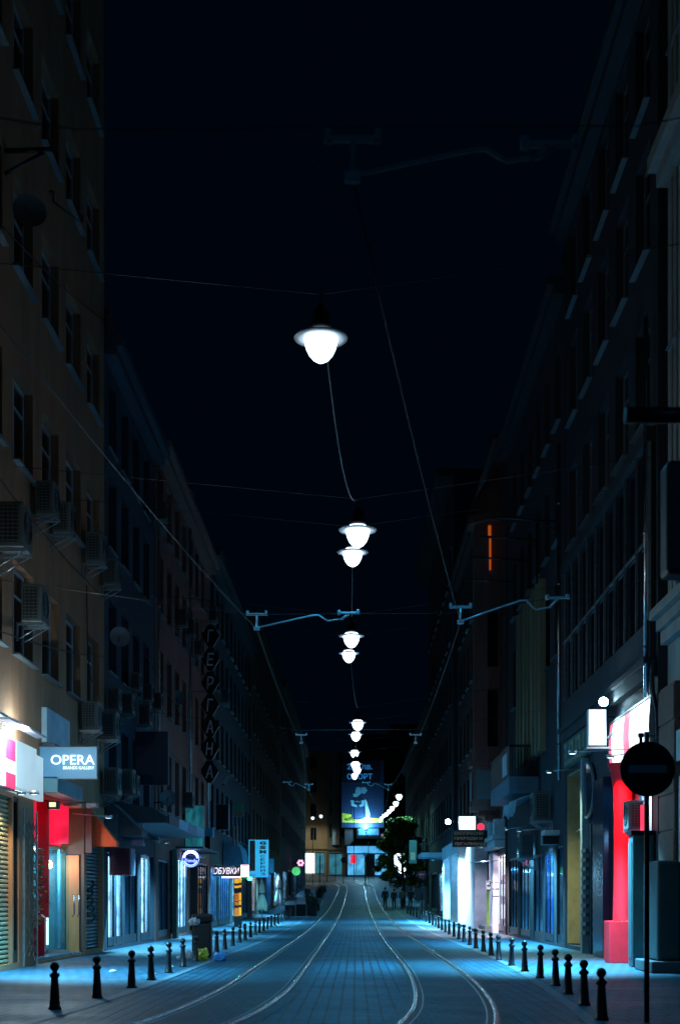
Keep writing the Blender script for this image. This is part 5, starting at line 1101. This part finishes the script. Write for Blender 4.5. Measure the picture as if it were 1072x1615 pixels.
for px, py, y, h in ((665, 1379, 100, 0),):
    x = X(px, y); z = Z(py, y); t = thing('no_entry_sign', 'small distant round no entry sign on the right beside the tree', 'road sign', (x, y, gz(y)))
    m = MB().use(M_dark); m.tube([(x, y + .03, gz(y)), (x, y + .03, z + .3)], .03, 8); part('pole', m, t)
    m = MB().use(mat('road_sign_red', (.5, .03, .05), .5)); m.prism([(x + .3 * math.cos(a), y, z + .3 * math.sin(a)) for a in [2 * math.pi * k / 24 for k in range(24)]], (0, .02, 0)); pl = part('sign_plate', m, t); m = MB().use(M_white); m.box(x - .2, x + .2, y - .006, y - .001, z - .05, z + .05); part('white_bar', m, pl)
    m = MB().use(mat('pale_post_box', (.3, .33, .33), .6)); m.box(x - .15, x + .15, y + .1, y + .4, gz(y), gz(y) + 1.0, .02); part('post_box', m, t)
# ================================================================ far end: billboard
yb = 226.0; g = gz(235)
x0, x1, z0, z1 = X(538.5, yb), X(605, yb), Z(1305, yb), Z(1199, yb)
t = thing('billboard', 'tall billboard with СПОРТ lettering, two figures and a yellow band at the street end', 'billboard', ((x0 + x1) / 2, yb, z0))
m = MB().use(M_dark); m.box(x0 - .1, x1 + .1, yb + .02, yb + .6, z0 - .1, z1 + .1); part('frame', m, t)
def wv(px): return X(px, yb)
def wz(py): return Z(py, yb)
m = MB().use(mat('navy_poster', (.012, .045, .13), .6)); m.box(x0, x1, yb, yb + .018, z0, z1); f = part('poster', m, t)
def poly(name, pts_, m_, d=.01, par=f):
    q = MB().use(m_); q.prism([(wv(a), yb - d, wz(b)) for a, b in pts_], (0, .004, 0)); return part(name, q, par)
poly('dark_band', [(539, 1200), (600, 1200), (600, 1234), (539, 1234)], mat('poster_black', (.006, .012, .03), .6))
poly('yellow_band', [(539.5, 1282), (578, 1290), (604, 1291), (604, 1297), (539.5, 1297)], mat('poster_yellow', (.75, .75, .06), .6), .012)
sk = mat('poster_skin_blue', (.25, .62, .85), .6); bk = mat('poster_dark_cloth', (.01, .02, .06), .6)
poly('figure_shirt', [(554, 1262), (560, 1255), (568, 1255), (574, 1262), (575, 1283), (553, 1284)], bk, .016)
poly('figure_legs', [(556, 1270), (573, 1270), (574, 1292), (566, 1292), (560, 1292), (554, 1288)], mat('poster_navy_cloth', (.02, .06, .16), .6), .020)
poly('figure_head', [(560, 1247), (562, 1241.5), (567, 1241), (570, 1246), (569, 1252), (565, 1255), (561, 1253)], sk, .020)
poly('figure_hand', [(557, 1252), (561, 1251), (566, 1254), (563, 1257), (557, 1256.5)], sk, .024)
poly('figure_head', [(569, 1242), (576, 1241), (579, 1247), (575, 1252), (570, 1251)], sk, .014)
poly('figure_forearm', [(553, 1262), (558, 1262), (558, 1268), (563, 1270), (562, 1273), (554, 1271)], sk, .024)
poly('figure_forearm', [(575, 1262), (570, 1262), (570, 1268), (566, 1270), (568, 1273), (574, 1271)], sk, .024)
poly('figure_side_stripe', [(575, 1260), (578, 1263), (583, 1283), (583, 1292), (577, 1292)], mat('poster_pale', (.5, .8, .9), .6), .022)
lbm = emit('blue_poster_letters', (.03, .28, .75), .4)
text_part('lettering', '200 лв.', 1, (wv(567), yb - .02, wz(1209)), f, lbm, fit=(4.1, .95), bold=.02)
text_part('lettering', 'СПОРТ', 1, (wv(567), yb - .02, wz(1224.5)), f, lbm, fit=(4.1, .95), bold=.03)
text_part('lettering', 'efbet', 1, (wv(558), yb - .03, wz(1291.5)), f, mat('poster_ink', (.01, .02, .03), .6), fit=(2.9, .62), bold=.01)
text_part('lettering', 'efbet', 1, (wv(564), yb - .03, wz(1264)), f, sk, fit=(1.0, .25))
t2 = thing('billboard_lamp', 'floodlight at the foot of the billboard washing its lower edge white', 'floodlight', (wv(577), yb - 1.2, wz(1309)))
m = MB().use(M_dark); m.box(wv(577) - .3, wv(577) + .3, yb - 1.2, yb - .9, wz(1309) - .15, wz(1309) + .1); m.tube([(wv(577), yb - 1, wz(1309)), (wv(577), yb + .2, wz(1312))], .05); part('housing', m, t2)
m = MB().use(emit('billboard_lens', (.4, .8, 1), 8)); m.box(wv(577) - .25, wv(577) + .25, yb - 1.15, yb - .95, wz(1309) + .101, wz(1309) + .12); part('lens', m, t2)
plight('flood_bulb', (wv(576), yb - 1.1, wz(1303)), 2200, (.30, .75, 1), .3, t2)
# plaza furniture at the far end
def post(name, lab, px, y, h, m_, r=.06, cat='post', extra=None):
    m = MB().use(m_); m.tube([(X(px, y), y, gz(y)), (X(px, y), y, gz(y) + h)], r, 8)
    if extra: extra(m, X(px, y), y, gz(y) + h)
    return solo(name, m, lab, cat)
ypost = emit('yellow_post_glow', (.8, .5, .02), .25)
post('yellow_post', 'yellow post at the far crossing before the blue-lit shops', 576, 205, 3.0, mat('yellow_post_paint', (.8, .5, .03), .5), .10)
def tri(m, x, y, z): m.use(M_white); m.prism([(x - .45, y - .08, z + .1), (x + .45, y - .08, z + .1), (x, y - .08, z - .6)], (0, .03, 0))
post('give_way_sign', 'white triangular give way sign above the yellow post', 575.5, 208, 4.2, M_dark, .05, 'road sign', tri)
def rnd_(m, x, y, z): m.use(MATS['road_sign_red']); m.prism([(x + .4 * math.cos(a), y - .1, z - .1 + .4 * math.sin(a)) for a in [2 * math.pi * k / 24 for k in range(24)]], (0, .03, 0)); m.use(M_white); m.box(x - .28, x + .28, y - .12, y - .1, z - .17, z - .03)
post('no_entry_sign', 'tiny round no entry sign left of the blue-lit shops', 541.5, 200, 3.5, M_dark, .05, 'road sign', rnd_)
for i, px in enumerate((493, 504, 516, 529, 558, 581)):
    post('lamp_mast', f'thin dark mast at the far crossing, {ORD[i] if i else "first"} from the left', px, 198 + 3 * (i % 3), (7, 4, 5, 4.5, 11, 6)[i], M_dark, .05, 'mast')
for i, px in enumerate((470, 480, 489, 497, 505, 513, 521)):
    m = MB().use(M_dark); y = 205; x = X(px, y); m.box(x, x + .82, y, y + .04, gz(y) + .95, gz(y) + 1.0); 
    for k in range(5): m.box(x + k * .19, x + k * .19 + .03, y, y + .03, gz(y), gz(y) + .949)
    m.box(x, x + .82, y, y + .035, gz(y) + .2, gz(y) + .24)
    solo('street_railing', m, f'{ORD[i] if i else "first"} section from the left of the pedestrian railing at the far crossing', 'railing', 'railing sections at the crossing')
# blue car
yc = 212; xc = X(617, yc); gc = gz(yc); t = thing('parked_car', 'blue compact car parked before the lit shops at the far crossing', 'car', (xc, yc, gc))
carb = mat('blue_car_paint', (.03, .22, .6), .25, .3, coat=1); m = MB().use(carb)
prof = [(-1.9, .3), (-1.95, .65), (-1.7, .88), (-1.15, .98), (-.6, 1.38), (.5, 1.42), (1.2, 1.02), (1.75, .92), (1.95, .6), (1.9, .3)]
m.prism([(xc + a, yc - .8, gc + b) for a, b in prof], (0, 1.6, 0)); bmesh.ops.bevel(m.bm, geom=m.bm.edges[:], offset=.06, segments=2, affect='EDGES'); part('body', m, t)
m = MB().use(M_pane); m.prism([(xc + a, yc - .83, gc + b) for a, b in ((-.95, 1.0), (-.55, 1.32), (-.05, 1.34), (-.05, 1.0))], (0, .02, 0)); m.prism([(xc + a, yc - .83, gc + b) for a, b in ((.05, 1.0), (.05, 1.34), (.45, 1.35), (1.0, 1.0))], (0, .02, 0)); part('window', m, t)
for dx in (-1.2, 1.2):
    m = MB().use(M_black); m.tube([(xc + dx, yc - .84, gc + .32), (xc + dx, yc - .62, gc + .32)], .32, 18); w_ = part('wheel', m, t); m = MB().use(M_steel); m.tube([(xc + dx, yc - .86, gc + .32), (xc + dx, yc - .842, gc + .32)], .18, 14); part('rim', m, w_)
m = MB().use(mat('headlight_lens', (.7, .75, .8), .1)); m.box(xc - 1.93, xc - 1.75, yc - .78, yc - .55, gc + .6, gc + .75); part('headlight', m, t)
# green round sign, pink neon, side lamps left
y = 118; x = X(467, y); t = thing('round_sign', 'green glowing round sign on a thin pole on the left', 'sign', (x, y, gz(y)))
m = MB().use(M_dark); m.tube([(x, y + .03, gz(y)), (x, y + .03, Z(1368, y))], .03, 8); part('pole', m, t)
m = MB().use(emit('green_round_glow', (.10, .75, .25), .8, .4, 3)); m.prism([(x + .36 * math.cos(a), y - .05, Z(1374, y) + .36 * math.sin(a)) for a in [2 * math.pi * k / 24 for k in range(24)]], (0, .06, 0)); part('face', m, t)
y = 150; x = X(474, y); t = thing('neon_flower', 'pink neon flower-shaped sign above the green round sign', 'neon sign', (x, y, Z(1368, y)))
m = MB().use(emit('pink_neon', (1, .25, .5), 3.5))
for k in range(6): a = k * math.pi / 3; m.lathe((x + .25 * math.cos(a), y, Z(1361, y) + .25 * math.sin(a)), [(0, -.13), (.12, -.06), (.12, .06), (0, .13)], 8)
part('neon_tube', m, t); m = MB().use(M_dark); m.tube([(-6.9, y + .1, Z(1361, y)), (x, y + .1, Z(1361, y))], .03); m.box(x - .3, x + .3, y + .12, y + .16, Z(1365, y), Z(1357, y)); part('bracket', m, t)
m = MB().use(M_dark)
for i, (px, y) in enumerate(((489, 128), (493, 118), (497, 110), (503, 150), (506, 158), (510, 168))):
    m = MB().use(M_dark); x = X(px, y); zz = gz(y)
    m.box(x - .35, x + .35, y - .6, y + .6, zz, zz + .55, .04); t = thing('planter', f'dark planter box with a low bush, {ORD[i] if i else "first"} of the row at the left kerb', 'planter', (x, y, zz), 'planters along the left kerb'); part('box', m, t)
    m = MB().use(mat('dark_foliage', (.035, .06, .03), .8)); rnd = random.Random(i)
    for k in range(160):
        c = Vector((x + rnd.gauss(0, .2), y + rnd.gauss(0, .3), zz + .55 + abs(rnd.gauss(0, .28)))); d1 = Vector((rnd.uniform(-1, 1), rnd.uniform(-1, 1), rnd.uniform(-1, 1))).normalized() * .08; d2 = d1.cross(Vector((rnd.random(), rnd.random(), rnd.random()))).normalized() * .05
        m.face([c - d1, c - d2, c + d1, c + d2])
    part('foliage', m, t)
m = MB().use(M_dark); y = 96; x = X(470, y); 
for k in range(3): m.box(x - .9 + k * .75, x - .2 + k * .75, y - .25, y + .25, gz(y), gz(y) + .75 + .06 * (k % 2), .05)
solo('planter_box', m, 'row of dark boxes closing the left bollard line', 'box')
# ================================================================ street tree
def tree(x, y, h, lab, rad, seed=4, n=15000):
    rnd = random.Random(seed); z = gz(y); t = thing('street_tree', lab, 'tree', (x, y, z))
    m = MB().use(mat('bark', (.06, .045, .035), .9, bump=.6, scale=8)); m.tube([(x, y, z - .1), (x + .05, y, z + 1.5), (x - .1, y, z + 3.2), (x - .2, y, z + 5.5)], [.2, .15, .12, .05], 10)
    ends = []
    for k in range(16):
        a = rnd.uniform(0, 6.28); zz = z + rnd.uniform(2.0, 5.0); L = rnd.uniform(.7, 1.0) * rad * .8; e = Vector((x - .2 + L * math.cos(a), y + L * math.sin(a), zz + rnd.uniform(.2, 1.6))); m.tube([(x - .05, y, zz - .3), ((x + e.x) / 2, (y + e.y) / 2, zz + .3), e], [.07, .05, .015], 6); ends.append(e)
    part('trunk', m, t)
    cl = []
    for k in range(64):
        u = rnd.random(); zz = z + 2.0 + (h - 2.2) * u; rr = rad * (.55 + .5 * math.sin(math.pi * min(1, u * 1.05 + .08))) * (1 - .35 * u); a = rnd.uniform(0, 6.28); q = rr * math.sqrt(rnd.uniform(.15, 1)); cl.append((Vector((x - .2 + q * math.cos(a), y + q * math.sin(a), zz)), rnd.uniform(.35, .8)))
    m = MB(); g1 = mat('leaf_dark_green', (.07, .15, .025), .55); g2 = mat('leaf_light_green', (.25, .36, .04), .5)
    for k in range(n):
        c, r = rnd.choice(cl); d = Vector((rnd.gauss(0, 1), rnd.gauss(0, 1), rnd.gauss(0, 1))).normalized() * r * rnd.random() ** .4; p = c + Vector((d.x, d.y, d.z * .75))
        d1 = Vector((rnd.uniform(-1, 1), rnd.uniform(-1, 1), rnd.uniform(-.6, .6))).normalized() * rnd.uniform(.08, .16); d2 = d1.cross(Vector((rnd.uniform(-1, 1), rnd.uniform(-1, 1), 1))).normalized() * .08
        m.use(g2 if rnd.random() < .35 else g1); m.face([p - d1, p - d2, p + d1, p + d2])
    part('crown', m, t); return t
tree(X(636, 122), 122, Z(1287, 122) - gz(122), 'leafy street tree on the right, its crown reaching the slanting row of lamps', 2.35)
# ================================================================ people
skin = mat('skin', (.42, .27, .2), .6)
def skin_mesh(name, verts, edges, radii, m_, root=0, lv=2):
    me = bpy.data.meshes.new(name); me.from_pydata(verts, edges, []); o = bpy.data.objects.new(name, me); COL.objects.link(o)
    o.modifiers.new('s', 'SKIN'); sv = me.skin_vertices[0].data
    for i, r in enumerate(radii): sv[i].radius = (r, r) if not isinstance(r, tuple) else r
    sv[root].use_root = True
    q = o.modifiers.new('u', 'SUBSURF'); q.levels = lv; q.render_levels = lv
    dg = bpy.context.evaluated_depsgraph_get(); dg.update(); out = bpy.data.meshes.new_from_object(o.evaluated_get(dg))
    bpy.data.objects.remove(o); bpy.data.meshes.remove(me); out.materials.clear(); out.materials.append(m_)
    for p in out.polygons: p.use_smooth = True
    out.name = name; return out
def person(x, y, h, face, stride, lab, jac, trou, hairc, arms=0.0, skirt=False):
    """face: heading in degrees (0 walks away +Y, 180 towards the camera)"""
    t = thing('person', lab, 'person', (x, y, gz(y) + .006)); t.rotation_euler = (0, 0, R(face)); s = h / 1.75
    st = stride
    V = [(0, 0, .95), (0, 0, 1.12), (0, .01, 1.32), (0, 0, 1.48), (0, .02, 1.56), (0, .035, 1.66), (0, .03, 1.73),
         (.09, 0, .90), (.10, st * .5 + .03, .50), (.10, st * .75, .09), (.10, st * .75 + .17, .035),
         (-.09, 0, .90), (-.10, -st * .35 + .02, .50), (-.10, -st * .8, .11), (-.10, -st * .8 + .16, .035),
         (.19, 0, 1.42), (.24, -st * .3 - arms, 1.15), (.23, -st * .3 + .08, .92), (.225, -st * .3 + .12, .84),
         (-.19, 0, 1.42), (-.24, st * .3 - arms, 1.15), (-.23, st * .3 + .10, .92), (-.225, st * .3 + .14, .84)]
    E = [(0, 1), (1, 2), (2, 3), (3, 4), (4, 5), (5, 6), (0, 7), (7, 8), (8, 9), (9, 10), (0, 11), (11, 12), (12, 13), (13, 14), (2, 15), (15, 16), (16, 17), (17, 18), (2, 19), (19, 20), (20, 21), (21, 22)]
    Rr = [(.15, .11), (.13, .095), (.15, .1), .06, .055, (.085, .10), .06, .085, .058, .04, .035, .085, .058, .04, .035, .055, .043, .034, .03, .055, .043, .034, .03]
    sc = lambda L: [tuple(c * s for c in v) for v in L]
    me = skin_mesh('body', sc(V), E, [tuple(a * s for a in r) if isinstance(r, tuple) else r * s for r in Rr], skin); body = put('body', me, t, (0, 0, 0))
    ji = [0, 1, 2, 15, 16, 17, 19, 20, 21]; mp = {v: i for i, v in enumerate(ji)}; top = [V[i] for i in ji] + [(0, 0, .80), (0, 0, 1.46)]
    je = [(0, 1), (1, 2), (3, 4), (4, 5), (6, 7), (7, 8), (2, 3), (2, 6), (0, 9), (2, 10)]; jr = [(.175, .13), (.155, .12), (.175, .125), .075, .06, .05, .075, .06, .05, (.18, .135), .085]
    put('jacket', skin_mesh('jacket', sc(top), je, [tuple(a * s for a in r) if isinstance(r, tuple) else r * s for r in jr], jac), t, (0, 0, 0))
    ti = [0, 7, 8, 9, 11, 12, 13]; te = [(0, 1), (1, 2), (2, 3), (0, 4), (4, 5), (5, 6)]; tr = [(.155, .12), .10, .072, .055, .10, .072, .055]
    put('trousers', skin_mesh('trousers', sc([V[i] for i in ti]), te, [tuple(a * s for a in r) if isinstance(r, tuple) else r * s for r in tr], trou), t, (0, 0, 0))
    m = MB().use(M_black)
    for i in (9, 13): vx, vy, vz = sc([V[i]])[0]; m.box(vx - .05 * s, vx + .05 * s, vy - .08 * s, vy + .20 * s, 0, .09 * s, .03 * s)
    o = bpy.data.objects.new('shoes', m.mesh('shoes')); COL.objects.link(o); o.parent = t
    m = MB().use(hairc); t_ = bmesh.new(); bmesh.ops.create_icosphere(t_, subdivisions=3, radius=1)
    for v in t_.verts:
        c = v.co; c.x *= .098 * s; c.y = c.y * .112 * s + .005 * s; c.z = c.z * .115 * s + 1.675 * s
        if c.y > .06 * s: c.y = .06 * s
    m.merge(t_); o = bpy.data.objects.new('hair', m.mesh('hair')); COL.objects.link(o); o.parent = t
    return t
cd = [mat('cloth_black', (.012, .013, .016), .9), mat('cloth_charcoal', (.02, .022, .027), .9), mat('cloth_grey', (.11, .10, .10), .9), mat('cloth_navy', (.012, .016, .03), .9)]
hr = mat('dark_hair', (.02, .014, .01), .6)
person(X(607, 115), 115, 1.76, 8, .10, 'person in a long dark jacket standing nearest the tram rails, leftmost of the four', cd[0], cd[1], hr, .06)
person(X(621, 115), 115, 1.64, -6, .16, 'person in a black coat, second from the rails in the group of four', cd[1], cd[0], hr, .03)
person(X(634, 115.5), 115.5, 1.68, 4, .14, 'person in a lighter grey jacket, third from the rails in the group of four', cd[2], cd[1], hr, .05)
person(X(647, 116), 116, 1.66, 0, .12, 'person in dark clothes furthest from the rails, half hidden by the tree shade', cd[3], cd[0], hr, .04)
person(X(485, 128), 128, 1.75, 175, .22, 'lone person in dark clothes walking on the left pavement', cd[1], cd[0], hr, .02)

# ================================================================ small wall and ground details
m = MB().use(M_black); y = 27.5; m.tube([(-6.9, y, Z(238, y)), (X(82, y), y, Z(236, y))], .05, 6); m.tube([(-6.9, y, Z(275, y)), (X(70, y), y, Z(240, y))], .04, 6); solo('wall_bracket', m, 'dark triangular bracket high on the ochre wall', 'bracket')
m = MB().use(M_black); y = 31.5; m.tube([(-6.9, y, Z(302, y)), (X(85, y), y, Z(302, y)), (X(85, y), y, Z(318, y)), (X(116, y), y + 1, Z(318, y)), (X(116, y), y + 1, Z(304, y))], .025, 5); solo('wall_bracket', m, 'small open frame bracket below a window high on the ochre wall', 'bracket')
M_wc = mat('wall_cable', (.02, .02, .022), .6)
for i, (a, b, sg) in enumerate((((-6.86, 20, 6.05), (-6.86, 38.3, 8.1), .25), ((-6.86, 20, 9.9), (-6.86, 38.3, 9.7), .3), ((-6.86, 20, 13.2), (-6.86, 38.3, 17.3), .3), ((-6.86, 38.5, 10.4), (-6.86, 64, 8.6), .5), ((-6.86, 48.5, 7.2), (-6.86, 66, 7.0), .3))):
    m = MB().use(M_wc); q, r = cable(a, b, sg, n=16); m.tube(q, .014, 5); solo('wall_cable', m, 'loose dark cable on the left facades, ' + ('just above the shop signs of the ochre block', 'below the third row of ochre windows', 'rising between the upper ochre windows', 'across the blue building', 'across the brown building only')[i], 'cable', 'cables along the left facades')
m = MB().use(M_wc); q = [(-6.85, 35.6, 9.45), (-6.84, 35.65, 8.6), (-6.84, 35.7, 7.9), (-6.84, 35.9, 7.35), (-6.84, 36.3, 7.1)]; m.tube(q, .016, 5); solo('wall_cable', m, 'short cable dangling below an air conditioner on the ochre wall', 'cable', 'cables along the left facades')
